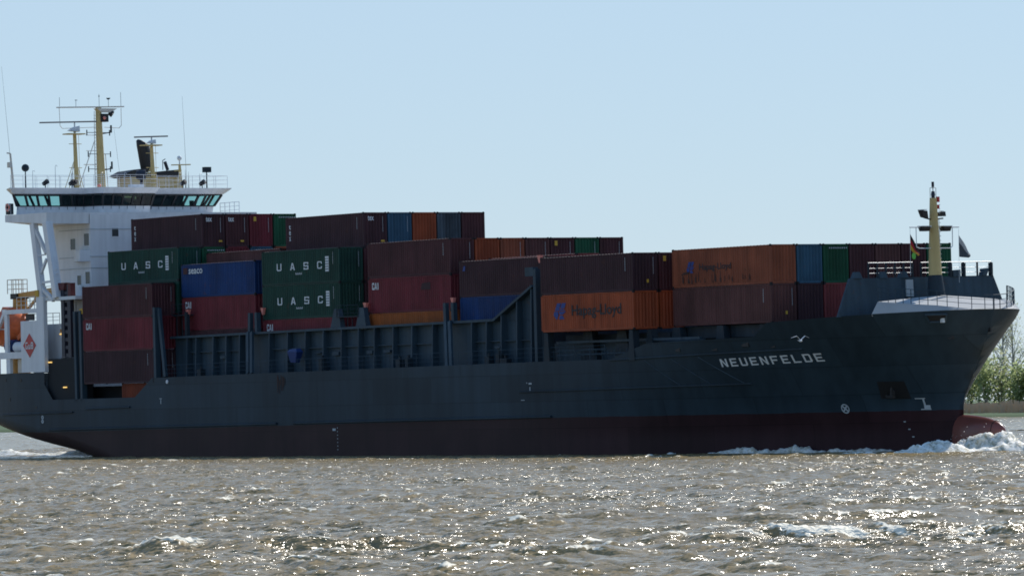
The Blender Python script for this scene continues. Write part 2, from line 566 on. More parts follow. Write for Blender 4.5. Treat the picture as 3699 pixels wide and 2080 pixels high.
mb = MB()
near = [[(p[0], -p[1], p[2]) for p in section(x)] for x in xs]
far = [[(p[0], p[1], p[2]) for p in section(x)] for x in xs]
mb.grid(near, 0, True, True)
mb.grid(far, 0, True, False)
tr = near[0]; tf = far[0]
for k in range(len(tr) - 1):
    mb.add([tr[k], tf[k], tf[k + 1], tr[k + 1]], [(0, 1, 2, 3)])
hull = mb.build('hull', M['hull'], ship)

# bulbous bow
P = []
for i in range(25):
    u = i / 24
    x = 99 + 13.85 * math.sin(u * math.pi / 2)
    s = math.sqrt(max(0, 1 - ((x - 99) / 13.86) ** 3.2))
    zc = 0.55 + 0.75 * max(0, (x - 104) / 9)
    q_ = min(1, max(0, (x - 106) / 4.5)); bz, by = 1.95 * s, (.35 + .9 * q_ * q_ * (3 - 2 * q_)) * s
    P.append([(x, by * math.cos(2 * math.pi * j / 24), zc + bz * math.sin(2 * math.pi * j / 24)) for j in range(25)])
M['bulb'] = paint('bulb_antifouling', (0.19, 0.056, 0.042), 0.3, var=0.2, streak=0.1, rust_amt=0.1, spec=.5)
mb = MB().grid(P, 0, True, True)
bulb = mb.build('bulbous_bow', M['bulb'], ship)
mb = MB()
for i in range(9):
    a0, a1 = math.radians(20 + i * 18), math.radians(20 + (i + 1) * 18)
    for xx in (111.9,):
        s = math.sqrt(1 - ((xx - 99) / 13.86) ** 3.2); zc = 0.55 + 0.75 * (xx - 104) / 9
        mb.tube((xx, 1.25 * s * math.cos(a0) * 1.01, zc + 1.95 * s * math.sin(a0) * 1.01), (xx, 1.25 * s * math.cos(a1) * 1.01, zc + 1.95 * s * math.sin(a1) * 1.01), 0.035, n=5)
mb.build('weld_seam', M['stain'], bulb)

# decks
mb = MB()
def deck(x0, x1, z0, z1=None, n=8, inset=0.06):
    z1 = z0 if z1 is None else z1
    P = []
    for i in range(n + 1):
        x = lerp(x0, x1, i / n); z = lerp(z0, z1, i / n)
        b = hb(x, z) - inset
        P.append([(x, -b, z), (x, b, z)])
    mb.grid(P, 0, False)
deck(-19.9, -7.7, 6.9)
deck(-7.7, 11.6, 4.3)
deck(11.6, 84, 6.85, 7.15)
deck(84, 103.8, 8.2, 8.4, 10)
deck(103.7, 106.4, 9.8, 9.85, 4)
mb.add([(-7.68, -11.1, 4.3), (-7.68, 11.1, 4.3), (-7.68, 11.1, 6.9), (-7.68, -11.1, 6.9)], [(0, 1, 2, 3)])
mb.add([(11.6, -11.1, 4.3), (11.6, 11.1, 4.3), (11.6, 11.1, 6.85), (11.6, -11.1, 6.85)], [(0, 1, 2, 3)])
mb.build('deck', M['deck'], ship)

# fender ledges and plate seams along the side
def on_hull(x, z, off=0.0):
    return (x, -hb(x, z) - off, z)

def ledge(x0, z0, x1, z1, h=0.16, d=0.10, n=10, off=0.0):
    mb = MB()
    for i in range(n):
        a, b = i / n, (i + 1) / n
        p, q = on_hull(lerp(x0, x1, a), lerp(z0, z1, a), off), on_hull(lerp(x0, x1, b), lerp(z0, z1, b), off)
        mb.hexa([(p[0], p[1] - d, p[2]), (q[0], q[1] - d, q[2]), (q[0], q[1] + .05, q[2] - h * .3), (p[0], p[1] + .05, p[2] - h * .3)],
                [(p[0], p[1] - d, p[2] + h * .6), (q[0], q[1] - d, q[2] + h * .6), (q[0], q[1] + .05, q[2] + h), (p[0], p[1] + .05, p[2] + h)])
    mb.build('fender_ledge', M['hull'], ship)


ledge(-6.9, 2.42, 31.9, 2.70, 0.2, 0.16)
ledge(34.5, 2.72, 71.9, 2.95, 0.2, 0.16)
ledge(67.7, 4.93, 94.0, 5.16, 0.15, 0.12, 16)
ledge(79.9, 7.22, 99.6, 7.63, 0.16, 0.10, 20)
ledge(-16, 3.85, -2.5, 4.0, 0.14, 0.12)
ledge(-0.2, 4.28, 7.6, 4.36, 0.16, 0.12)
for xa, za, xb, zb_ in ((83.9, 7.2, 87.2, 5.2), (86.9, 7.25, 90.3, 5.2), (89.8, 7.3, 93.4, 5.22)):
    mb = MB()
    for i in range(6):
        mb.bar(on_hull(lerp(xa, xb, i / 6), lerp(za, zb_, i / 6), .01), on_hull(lerp(xa, xb, (i + 1) / 6), lerp(za, zb_, (i + 1) / 6), .01), 0.05)
    mb.build('plate_seam', M['grey'], ship)

# ship's name and painted marks
NAME_X0, NAME_X1 = 91.85, 100.85
mb = MB()
def name_map(s, h):
    x = lerp(NAME_X0, NAME_X1, s)
    z = lerp(6.50, 6.73, s) + h * 0.60
    return on_hull(x, z, 0.025)
def fine(mb2, mapping, text, w, pitch, t):
    for i, ch in enumerate(text):
        for poly in strokes(ch, t):
            # subdivide polygons along their edges so that they follow the flare
            pts = []
            for (a, b), (c, d) in zip(poly, poly[1:] + poly[:1]):
                for k in range(3):
                    pts.append((lerp(a, c, k / 3), lerp(b, d, k / 3)))
            vs = [mapping(i * pitch + px * w, pz) for px, pz in pts]
            mb2.add(vs, [tuple(range(len(vs)))])
fine(mb, name_map, 'NEUENFELDE', 0.072, (1 - 0.072) / 9, 0.24)
mb.build('name_lettering', M['letter'], hull)

mb = MB()   # thruster mark: white ring with a cross
cx, cz, rr = 100.53, 3.19, 0.36
for k in range(16):
    a, b = 2 * math.pi * k / 16, 2 * math.pi * (k + 1) / 16
    q = [(cx + r * math.cos(t) * .84, cz + r * math.sin(t)) for r, t in ((rr, a), (rr, b), (rr * .74, b), (rr * .74, a))]
    mb.add([on_hull(*p, .03) for p in q], [(0, 1, 2, 3)])
for a in (math.pi / 4, 3 * math.pi / 4):
    d = (math.cos(a), math.sin(a)); n_ = (-d[1], d[0])
    q = [(cx + (d[0] * s * .26 + n_[0] * w) * .84, cz + d[1] * s * .26 + n_[1] * w) for s, w in ((-1, -.06), (1, -.06), (1, .06), (-1, .06))]
    off = .032 if a > 1 else .036
    mb.add([on_hull(*p, off) for p in q], [(0, 1, 2, 3)])
mb.build('thruster_mark', M['letter_dim'], hull)

mb = MB()   # bulbous bow mark
def seg(x0, z0, x1, z1, off=.03):
    mb.add([on_hull(a, b, off) for a, b in ((x0, z0), (x1, z0), (x1, z1), (x0, z1))], [(0, 1, 2, 3)])
seg(105.55, 3.78, 106.2, 3.86); seg(106.0, 3.28, 106.12, 3.78); seg(105.75, 2.98, 106.4, 3.06); seg(105.98, 3.06, 106.38, 3.32)
mb.build('bulb_mark', M['letter_dim'], hull)
mb = MB()   # load and draught marks amidships and aft
seg(69.1, 5.05, 69.22, 5.35); seg(69.0, 5.55, 69.4, 5.68); seg(68.7, 5.62, 68.8, 5.72); seg(12.85, 4.62, 12.98, 5.0); seg(12.7, 5.05, 13.1, 5.12)
seg(67.9, 4.30, 68.4, 4.36)
for k in range(7):
    seg(41.2, 0.5 + k * .3, 41.32, 0.58 + k * .3)
    if k % 2: seg(104.3 + .12 * k, 0.7 + (6 - k) * .28, 104.45 + .12 * k, .78 + (6 - k) * .28)
seg(40.5, 2.1, 41.0, 2.3)
mb.build('load_mark', M['letter_dim'], hull)
mb = MB()
for zz in (3.25, 3.62):
    for k in range(12):
        a, b = 2 * math.pi * k / 12, 2 * math.pi * (k + 1) / 12
        q = [(-8.06 + r * math.cos(t) * 1.3, zz + r * math.sin(t)) for r, t in ((.18, a), (.18, b), (.06, b), (.06, a))]
        mb.add([on_hull(*p, .03) for p in q], [(0, 1, 2, 3)])
mb.build('stern_mark', M['letter_dim'], hull)
mb = MB().tube((14.1, -11.24, 6.55), (14.1, -11.34, 6.55), 0.17, n=14)
mb.build('side_marker', M['white'], hull)
for x, z, w, h in ((-15.2, 7.1, .25, .3), (-12.0, 7.05, .3, .3), (-14.4, 5.3, .3, .3), (-9.2, 4.55, .35, .18), (91.4, 7.85, 1.1, .2), (96.9, 7.95, 1.0, .22), (87.9, 7.95, .5, .4), (94.8, 8.25, .7, .55), (111.4, 8.7, .3, .3), (109.9, 8.35, .35, .5)):
    mb = MB()
    b = hb(x, z)
    mb.hexa([(x - w / 2, -b - .02, z - h / 2), (x + w / 2, -hb(x + w / 2, z) - .02, z - h / 2), (x + w / 2, -hb(x + w / 2, z) + .1, z - h / 2), (x - w / 2, -b + .1, z - h / 2)],
            [(x - w / 2, -b - .02, z + h / 2), (x + w / 2, -hb(x + w / 2, z) - .02, z + h / 2), (x + w / 2, -hb(x + w / 2, z) + .1, z + h / 2), (x - w / 2, -b + .1, z + h / 2)])
    mb.build('fairlead', M['black'], hull)
mb = MB()   # rust run below the accommodation ladder amidships
for i in range(14):
    x = 32.0 + random.random() * 1.5; l = .3 + random.random() * 1.2
    z1 = 6.9 - random.random() * .6
    mb.add([(x, -11.275 - i * .001, z1), (x + .12, -11.275 - i * .001, z1), (x + .1, -11.275 - i * .001, z1 - l), (x + .02, -11.275 - i * .001, z1 - l)], [(0, 1, 2, 3)])
mb.build('rust_stain', M['stain'], hull)

# anchor recess and hawse pocket at the bow
mb = MB()
def hull_quad(mb, pts, off):
    n = 5
    P = []
    for i in range(n + 1):
        row = []
        for j in range(n + 1):
            a, b = i / n, j / n
            x = lerp(lerp(pts[0][0], pts[1][0], a), lerp(pts[3][0], pts[2][0], a), b)
            z = lerp(lerp(pts[0][1], pts[1][1], a), lerp(pts[3][1], pts[2][1], a), b)
            row.append(on_hull(x, z, off))
        P.append(row)
    mb.grid(P, 0, True)
hull_quad(mb, ((103.35, 3.86), (105.32, 3.81), (105.5, 5.12), (103.7, 5.13)), .025)
pocket = mb.build('anchor_pocket', M['black'], hull)
mb = MB()
p0 = on_hull(104.4, 4.4, .12)
mb.bar((p0[0], p0[1], 4.9), (p0[0], p0[1] - .05, 3.9), .16)
mb.bar((p0[0] - .6, p0[1], 4.0), (p0[0] + .6, p0[1] - .3, 4.0), .2)
mb.bar((p0[0] - .6, p0[1], 4.0), (p0[0] - .75, p0[1] - .02, 4.5), .15)
mb.bar((p0[0] + .6, p0[1] - .3, 4.0), (p0[0] + .75, p0[1] - .4, 4.5), .15)
mb.build('anchor', M['black'], pocket)
mb = MB()
hull_quad(mb, ((109.5, 9.36), (110.3, 9.36), (110.65, 9.9), (109.6, 9.9)), .03)
hp = mb.build('mooring_port', M['black'], hull)
mb = MB()
cor = ((109.5, 9.36), (110.3, 9.36), (110.65, 9.9), (109.6, 9.9))
for a, b in zip(cor, cor[1:] + cor[:1]):
    for k in range(3):
        mb.bar(on_hull(lerp(a[0], b[0], k / 3), lerp(a[1], b[1], k / 3), .05), on_hull(lerp(a[0], b[0], (k + 1) / 3), lerp(a[1], b[1], (k + 1) / 3), .05), .13)
mb.build('rim', M['grey'], hp)
mb = MB()
q = on_hull(110.25, 9.6, .05)
mb.box(q[0] - .12, q[0] + .14, q[1] - .02, q[1] + .2, 9.3, 9.62)
mb.build('roller', M['letter'], hp)

# ---------------------------------------------------------------- foredeck: turtleback, breakwater, rails
mb = MB()
P = []
CR = []
xsT = [106.3] + list(np.arange(106.5, 108.01, .5)) + list(np.arange(108.5, 112.0, 0.5)) + [111.85, 112.0]
for x in xsT:
    zt = pl(TOP, x)
    b = hb(x, zt) + 0.012
    zc = 11.5 - max(0, x - 105.6) * 0.20
    k = min(1, max(0, (x - 105.5) / 6.0))
    zr = min(zt + lerp(1.02, 0.22, k), zc - 0.05)
    bc = max(b - lerp(.62, .40, k), b * 0.6)
    row = []
    for s_ in (-1, 1):
        r = [(x, s_ * b, zt + .02), (x, s_ * lerp(b, bc, .5), lerp(zt, zr, .5) + .02), (x, s_ * bc, zr), (x, s_ * bc * .5, lerp(zr, zc, .55))]
        row += r if s_ < 0 else [(x, 0, zc)] + r[::-1]
    CR.append((x, bc, zr))
    P.append(row)
mb.grid(P, 0, False)
r0_ = P[0]
mb.add([(p[0], p[1], p[2]) for p in r0_] + [(r0_[-1][0], r0_[-1][1], 9.9), (r0_[0][0], r0_[0][1], 9.9)], [tuple(range(len(r0_) + 2))])
mb.build('turtleback', M['turtle'], ship)

def railing(mb, pts, h=1.05, step=1.6, r=0.03, lines=3, posts=True):
    """stanchions and wires along a polyline"""
    for a, b in zip(pts[:-1], pts[1:]):
        a, b = Vector(a), Vector(b)
        n = max(1, round((b - a).length / step))
        for k in range(n + 1 if b == Vector(pts[-1]) else n):
            p = a.lerp(b, k / n)
            if posts: mb.tube(p, p + Vector((0, 0, h)), r * 1.15, n=5)
        for i in range(lines):
            z = h * (i + 1) / lines
            mb.tube(a + Vector((0, 0, z)), b + Vector((0, 0, z)), r if i == lines - 1 else r * .7, n=5)

mb = MB()
railing(mb, [(x, -bc + .05, zr) for x, bc, zr in CR if 103.5 < x], 1.05, 1.7, .026)
mb.build('foredeck_railing', M['grey'], ship)
mb = MB()
railing(mb, [(x, bc - .05, zr) for x, bc, zr in CR if 103.5 < x], 1.05, 1.7, .032)
mb.build('foredeck_railing', M['grey'], ship)

mb = MB()   # breakwater across the foredeck
mb.hexa([(103.85, -8.15, 9.9), (104.05, -8.15, 9.9), (104.05, 8.15, 9.9), (103.85, 8.15, 9.9)],
        [(103.6, -6.75, 12.72), (103.8, -6.75, 12.72), (103.8, 7.0, 12.85), (103.6, 7.0, 12.85)])
bw = mb.build('breakwater', M['grey'], ship)
mb = MB()
for y0, y1 in ((-4.9, -.7), (.1, 6.9)):
    for dz, r in ((.36, .022), (.72, .022), (1.12, .036)):
        mb.tube((103.7, y0, 12.73 + dz), (103.7, y1, 12.76 + dz), r, n=6)
    for k in range(6):
        y = lerp(y0, y1, k / 5)
        MB().box(103.64, 103.76, y - .045, y + .045, 12.7, 13.84).build('railing_post', M['dkgrey'], bw)
mb.build('railing', M['steel'], bw)
for y in (2.9, 4.2, 6.85):
    mb = MB()
    mb.box(103.55, 103.85, y - .1, y + .1, 12.75, 13.8)
    mb.build('stanchion', M['dkgrey'], bw)
mb = MB()
for y in (-6.0, -3.6, -1.6):
    MB().hexa([(103.4, y - .4, 12.73), (103.9, y - .4, 12.73), (103.9, y + .4, 12.73), (103.4, y + .4, 12.73)],
              [(103.5, y - .22, 13.2), (103.8, y - .22, 13.2), (103.8, y + .22, 13.2), (103.5, y + .22, 13.2)]).build('mooring_pedestal', M['grey'], bw)
mb.hexa([(103.4, 3.05, 12.78), (103.9, 3.05, 12.78), (103.9, 3.75, 12.78), (103.4, 3.75, 12.78)], [(103.4, 3.05, 13.25), (103.9, 3.05, 13.25), (103.9, 3.75, 13.3), (103.4, 3.75, 13.3)])
mb.build('mooring_pedestal', M['grey'], bw)
mb = MB()
mb.hexa([(103.4, 5.9, 12.84), (103.9, 5.9, 12.84), (103.9, 6.3, 12.84), (103.4, 6.3, 12.84)], [(103.4, 6.05, 13.35), (103.9, 6.05, 13.35), (103.9, 6.55, 13.4), (103.4, 6.55, 13.4)])
mb.build('mooring_pedestal', M['grey'], bw)
mb = MB().hexa([(103.95, -1.6, 11.35), (104.1, -1.6, 11.35), (104.1, -.95, 11.35), (103.95, -.95, 11.35)], [(103.8, -1.5, 12.6), (103.9, -1.5, 12.6), (103.9, -.85, 12.6), (103.8, -.85, 12.6)])
mb.build('hatch_door', M['letter_dim'], bw)

# foremast
fm = MB()
fm.tube((105.6, 0, 9.85), (105.45, 0, 12.85), 0.84, 0.52, 16)
fbase = fm.build('mast_base', M['dkgrey'], ship)
mb = MB().tube((105.45, 0, 12.85), (105.45, 0, 18.55), 0.50, 0.26, 16)
foremast = mb.build('foremast', M['yellow'], ship)
mb = MB()
yd = 15.95 + .45
mb.tube((105.5, -2.35, yd), (105.5, 2.35, yd), .05, n=6)
mb.path([(105.5, -1.75, yd), (105.5, -1.75, yd - 1.45), (105.5, -1.5, yd - 1.55), (105.5, 1.45, yd - 1.55), (105.5, 1.7, yd - 1.4), (105.5, 1.72, yd)], .035)
mb.build('yard', M['letter'], foremast)
def floodlight(y, z, tilt):
    mb = MB()
    mb.hexa([(105.4, y - .3, z), (105.85, y - .3, z), (105.85, y + .3, z), (105.4, y + .3, z)],
            [(105.3, y - .36, z + .34), (105.95, y - .36, z + .34), (105.95, y + .36, z + .34), (105.3, y + .36, z + .34)])
    o = mb.build('floodlight', M['black'], foremast)
    m2 = MB().box(105.3, 105.95, y - .42, y + .42, z + .343, z + .4)
    m2.build('lamp_lid', M['steel'], o)
floodlight(-1.05, yd - .3, 0); floodlight(.95, yd - .3, 0)
mb = MB()
mb.hexa([(105.3, -1.15, 17.15), (105.7, -1.15, 17.15), (105.7, -.7, 17.05), (105.3, -.7, 17.05)], [(105.2, -1.3, 17.65), (105.75, -1.3, 17.65), (105.75, -.82, 17.6), (105.2, -.82, 17.6)])
mb.bar((105.5, -.95, 17.1), (105.45, -.2, 16.95), .08)
o = mb.build('floodlight', M['black'], foremast)
MB().box(105.2, 105.75, -1.3, -.85, 17.66, 17.71).build('lamp_lid', M['steel'], o)
mb = MB()
mb.hexa([(105.3, .45, 17.2), (105.8, .45, 17.2), (105.8, .9, 17.2), (105.3, .9, 17.2)], [(105.3, .5, 17.5), (105.8, .5, 17.5), (105.8, .85, 17.55), (105.3, .85, 17.55)])
mb.bar((105.5, .85, 17.05), (105.45, .2, 17.0), .1)
o = mb.build('floodlight', M['black'], foremast)
MB().box(105.4, 105.7, .5, .8, 17.553, 17.6).build('lamp_lid', M['steel'], o)
mb = MB()
mb.tube((105.5, .4, 18.25), (105.5, .4, 18.65), .14, n=8); mb.tube((105.5, .42, 17.75), (105.5, .42, 18.05), .1, n=8)
mb.build('navigation_lamp', M['redpaint'], foremast)
mb = MB()
mb.tube((105.45, 0, 18.55), (105.45, 0, 18.75), .14); mb.tube((105.45, 0, 18.75), (105.45, 0, 19.05), .17, .12)
mb.tube((105.45, 0, 19.05), (105.45, 0, 19.4), .03); mb.tube((105.45, 0, 19.35), (105.45, 0, 19.75), .1)
mb.path([(105.45, -.28, 18.5), (105.45, -.28, 19.3), (105.45, .28, 19.3), (105.45, .28, 18.5)], .02)
mb.build('masthead_lamp', M['navy'], foremast)
mb = MB()
for k in range(16):
    mb.bar((105.45 + .3, .33, 13.1 + k * .33), (105.45 + .15, .52, 13.1 + k * .33), .04)
mb.path([(105.6, .45, 12.9), (105.55, .42, 17)], .025)
mb.build('rungs', M['letter_dim'], foremast)


def flag(name, label, x, y, ztop, hoist, fly, drop, mats, bands):
    """cloth drooping from its hoist, a rippled sheet with a little thickness"""
    o = aboard(empty(name, (x, y, ztop)))
    tag(o, label, 'flag')
    ni, nj = 10, 13
    P = []
    for i in range(ni):
        a = i / (ni - 1)
        row = []
        for j in range(nj):
            t = j / (nj - 1)
            zz = -hoist * t * (1 - .86 * a) - drop * a
            yy = fly * a * (1 - .30 * t) + .06 * math.sin(a * 5 + t * 4) * a
            xx = 0.07 * math.sin(a * 6 + t * 3) * a
            row.append((xx, yy, zz))
        P.append(row)
    mb = MB()
    for i in range(ni - 1):
        for j in range(nj - 1):
            k = int(j / (nj - 1) * bands)
            mb.add([P[i][j], P[i + 1][j], P[i + 1][j + 1], P[i][j + 1]], [(0, 1, 2, 3)], k, True)
    c = mb.build('cloth', mats, o)
    s = c.modifiers.new('thickness', 'SOLIDIFY'); s.thickness = 0.012
    mb = MB().tube((0, 0, .45), (-.02, -.04, -hoist - 1.9), .012, n=5)
    mb.build('halyard', M['letter'], o)
    return o

def cloth(name, col):
    mt, t, p = principled(name)
    N, L = t.nodes.new, t.links.new
    wv = N('ShaderNodeTexNoise'); wv.inputs['Scale'].default_value = 9
    r = N('ShaderNodeMapRange'); r.inputs[3].default_value = .85; r.inputs[4].default_value = 1.1
    cs = N('ShaderNodeVectorMath'); cs.operation = 'SCALE'; cs.inputs[0].default_value = col
    L(wv.outputs[0], r.inputs[0]); L(r.outputs[0], cs.inputs['Scale']); L(cs.outputs[0], p.inputs['Base Color'])
    tl = N('ShaderNodeBsdfTranslucent'); L(cs.outputs[0], tl.inputs[0])
    mx = N('ShaderNodeMixShader'); mx.inputs[0].default_value = .35
    L(p.outputs[0], mx.inputs[1]); L(tl.outputs[0], mx.inputs[2]); L(mx.outputs[0], t.nodes['Material Output'].inputs['Surface'])
    p.inputs['Roughness'].default_value = .8
    return mt
flag('national_flag', 'black red and gold tricolour flag hanging left of the yellow foremast', 105.5, -2.32, yd - .5, 1.15, .9, 1.45,
     [cloth('cloth_black', (.02, .02, .025)), cloth('cloth_red', (.5, .03, .05)), cloth('cloth_gold', (.6, .4, .05))], 3)
flag('grey_flag', 'grey flag with pale upper stripe hanging right of the yellow foremast', 105.5, 2.32, yd - .6, 1.6, 1.15, 1.45,
     [cloth('cloth_pale', (.55, .58, .6)), cloth('cloth_grey', (.10, .12, .14)), cloth('cloth_grey', (.10, .12, .14))], 3)

# ---------------------------------------------------------------- cargo deck structure
mb = MB()
ca, cb_ = 12.2, 69.0
mb.hexa([(ca, -9.2, 6.9), (cb_, -9.2, 7.1), (cb_, -9.0, 7.1), (ca, -9.0, 6.9)], [(ca, -9.2, 10.3), (cb_, -9.2, 10.68), (cb_, -9.0, 10.68), (ca, -9.0, 10.3)])
mb.hexa([(ca, 9.0, 6.9), (cb_, 9.0, 7.1), (cb_, 9.2, 7.1), (ca, 9.2, 6.9)], [(ca, 9.0, 10.3), (cb_, 9.0, 10.68), (cb_, 9.2, 10.68), (ca, 9.2, 10.3)])
mb.box(ca, ca + .2, -8.99, 8.99, 6.9, 8.6)
mb.box(69.2, 89, -9.1, -8.9, 7.1, 8.7)
mb.box(69.2, 89, 8.9, 9.1, 7.1, 8.7)
coam = mb.build('hatch_coaming', M['grey'], ship)
mb = MB()
mb.hexa([(ca, -9.75, 10.303), (62.2, -9.75, 10.64), (62.2, -8.9, 10.64), (ca, -8.9, 10.303)], [(ca, -9.75, 10.50), (62.2, -9.75, 10.84), (62.2, -8.9, 10.84), (ca, -8.9, 10.50)])
mb.bar((62.15, -9.35, 10.74), (67.6, -9.35, 13.3), .9, .2)
mb.build('coaming_flange', M['grey'], coam)
FR = [15.0, 16.5, 19.35, 21.5, 23.7, 28.5, 31.4, 34.2, 37.0, 39.8, 42.4, 44.8, 47.6, 50.4, 53.4, 59.0, 61.1, 63.2, 65.4, 67.4]
for x in FR:
    zt = lerp(10.3, 10.65, (x - 12) / 50) if x < 62.2 else lerp(10.7, 13.2, (x - 62.15) / 5.45)
    mb = MB().hexa([(x - .07, -9.85, 6.9), (x + .07, -9.85, 6.9), (x + .07, -9.2, 6.9), (x - .07, -9.2, 6.9)], [(x - .07, -9.72, zt), (x + .07, -9.72, zt), (x + .07, -9.2, zt), (x - .07, -9.2, zt)])
    mb.build('coaming_frame', M['grey'], coam)
mb = MB()
for a, b in zip(FR[:-1], FR[1:]):
    if b - a < 4:
        mb.box(a + .08, b - .08, -9.45, -9.203, 9.02, 9.1)
        if random.random() < .5: mb.box(lerp(a, b, .35), lerp(a, b, .7), -9.5, -9.203, 8.2 + random.random() * .4, 8.66)
mb.build('stringer', M['grey'], coam)
mb = MB().prism([(62.2, 10.6), (69.0, 10.6), (69.0, 13.6), (68.2, 13.6)], 1, -9.2, -9.0)
mb.build('gusset_plate', M['grey'], coam)

# walkway rail, clutter along the side deck
mb = MB()
railing(mb, [(x, -11.08, lerp(6.92, 7.3, (x - 11.45) / 57)) for x in (13, 27, 41, 55, 69, 79)], 1.05, 1.9, .016, 3)
mb.build('side_railing', M['grey'], ship)
mb = MB()
mb.hexa([(32.7, -10.3, 7.9), (33.5, -10.3, 7.85), (33.5, -9.9, 7.85), (32.7, -9.9, 7.9)], [(32.45, -10.45, 8.8), (33.95, -10.45, 8.75), (33.95, -9.8, 8.75), (32.45, -9.8, 8.8)])
mb.hexa([(32.45, -10.45, 8.802), (33.95, -10.45, 8.752), (33.95, -9.8, 8.752), (32.45, -9.8, 8.802)], [(32.7, -10.35, 9.0), (33.7, -10.35, 9.05), (33.7, -9.9, 9.05), (32.7, -9.9, 9.0)])
mb.build('tarpaulin_bundle', M['tarp'], ship)
for x, w, h in ((37.8, .5, 1.2), (49.5, .6, .9), (50.8, .4, 1.0), (62.3, .6, .9), (63.8, .5, 1.1), (64.6, .9, .7), (18.3, .6, .6)):
    mb = MB()
    mb.box(x - w / 2, x + w / 2, -10.6, -10.1, 6.95, 6.95 + h)
    mb.tube((x, -10.35, 6.95 + h), (x, -10.35, 7.2 + h), .12)
    mb.build('deck_vent', M['dkgrey'], ship)
mb = MB()
for x0 in (71.2,):
    mb.box(71.2, 89.8, -10.1, -9.9, 8.66, 8.84)
    mb.tube((72.5, -10.9, 7.75), (82.5, -10.9, 7.8), .05)
    mb.tube((72.5, -10.9, 8.1), (79.0, -10.9, 8.15), .04)
    for x in np.arange(72, 82, .8):
        mb.tube((x, -10.9, 7.2), (x, -10.9, 8.15), .03, n=5)
mb.build('pipe_run', M['grey'], ship)
for x, y, w in ((71.4, -10.9, .4), (82.6, -10.9, .4), (83.6, -9.9, .5), (85.3, -8.6, .8), (90.8, -8.6, .7), (95.6, -8.3, .6), (75, -9.5, 1.0), (79.5, -9.5, 1.0)):
    mb = MB()
    zt = 9.52 if x < 84 else 9.62
    mb.hexa([(x - w, y - .3, 7.2), (x + w, y - .3, 7.2), (x + w, y + .3, 7.2), (x - w, y + .3, 7.2)], [(x - w * .55, y - .3, zt), (x + w * .55, y - .3, zt), (x + w * .55, y + .3, zt), (x - w * .55, y + .3, zt)])
    mb.build('container_pedestal', M['dkgrey'], ship)
mb = MB()
mb.box(84.8, 97.1, -8.2, 8.2, 8.72, 9.62)
mb.box(70.6, 84.2, -8.7, 8.7, 8.72, 9.3)
mb.box(12.6, 69, -8.85, 8.85, 8.0, 8.5)
mb.build('hatch_cover', M['dkgrey'], ship)

# lashing posts between the bays
def post(ps, w=.42, mat='grey'):
    mb = MB()
    for p, q in ps:
        mb.bar(p, q, w, .36, up=(1, 0, 0))
    return mb.build('lashing_post', M[mat], ship)
post([((12.0, -11.0, 6.9), (12.0, -11.0, 13.1))], .5); post([((13.4, -11.0, 7.0), (12.35, -10.9, 13.0))], .26)
post([((14.6, -9.4, 10.4), (14.6, -9.4, 12.6))], .3, 'dkgrey')
post([((25.1, -9.45, 10.4), (25.1, -9.4, 12.25))], .34); post([((26.3, -9.45, 10.4), (26.2, -9.4, 12.25))], .42)
post([((27.3, -10.8, 7.05), (26.0, -9.9, 10.6))], .2); post([((26.7, -10.8, 7.05), (25.4, -9.9, 10.6))], .2)
for xa in (38.75, 42.6):
    MB().hexa([(xa - .85, -9.6, 10.45), (xa + .85, -9.6, 10.45), (xa + .85, -9.1, 10.45), (xa - .85, -9.1, 10.45)], [(xa - .32, -9.5, 12.25), (xa + .32, -9.5, 12.25), (xa + .32, -9.1, 12.25), (xa - .32, -9.1, 12.25)]).build('lashing_bracket', M['grey'], ship)
post([((55.15, -9.5, 10.6), (55.1, -9.5, 12.3))], .34); post([((56.3, -9.5, 10.6), (56.25, -9.5, 12.3))], .36)
post([((57.6, -10.8, 7.1), (56.2, -9.9, 10.8))], .2); post([((57.0, -10.8, 7.1), (55.6, -9.9, 10.8))], .2)
post([((69.1, -10.3, 7.1), (68.95, -10.2, 14.6))], .5); post([((69.75, -10.0, 7.1), (69.6, -10.0, 14.0))], .3, 'dkgrey')
MB().box(67.6, 68.7, -10.4, -9.9, 14.05, 14.75).build('junction_box', M['grey'], ship)
for x, y, z in ((26.35, -8.9, 12.35), (14.65, -9.3, 12.5), (42.55, -9.0, 12.35), (55.75, -9.2, 12.4), (69.6, -10.3, 15.35)):
    mb = MB()
    mb.hexa([(x - .08, y - .08, z - .3), (x + .08, y - .08, z - .3), (x + .08, y + .08, z - .3), (x - .08, y + .08, z - .3)], [(x - .22, y - .15, z + .3), (x + .22, y - .15, z + .3), (x + .22, y + .15, z + .3), (x - .22, y + .15, z + .3)])
    mb.build('guide_cone', M['pink'], ship)
for x0, x1, z in ((38.9, 42.2, 11.5), (12.3, 14.6, 12.3)):
    mb = MB()
    mb.box(x0, x1, -9.6, -8.7, z, z + .08)
    railing(mb, [(x0, -9.55, z), (x1, -9.55, z)], 1.0, 1.4, .022)
    for xx in (x0 + .4, x0 + 1.3, x0 + 2.0):
        mb.tube((xx, -9.3, 10.4), (xx, -9.3, z), .04, n=5)
    mb.build('lashing_platform', M['dkgrey'], ship)

# hull-side posts forward of the accommodation
post([((-1.9, -11.0, 5.0), (-2.0, -11.0, 13.1))], .5); post([((-0.95, -11.0, 5.0), (-0.98, -11.0, 13.15))], .5); post([((-1.45, -10.8, 5.0), (-1.5, -10.8, 12.9))], .5, 'black')  # black middle bar is no post: it paints in the dark gap
mb = MB().box(-1.25, -.75, -11.1, -10.8, 13.15, 13.3)
mb.box(-.8, -.55, -11.15, -10.95, 12.85, 13.35, 0)
mb.build('post_lamp', M['sticker'], ship)

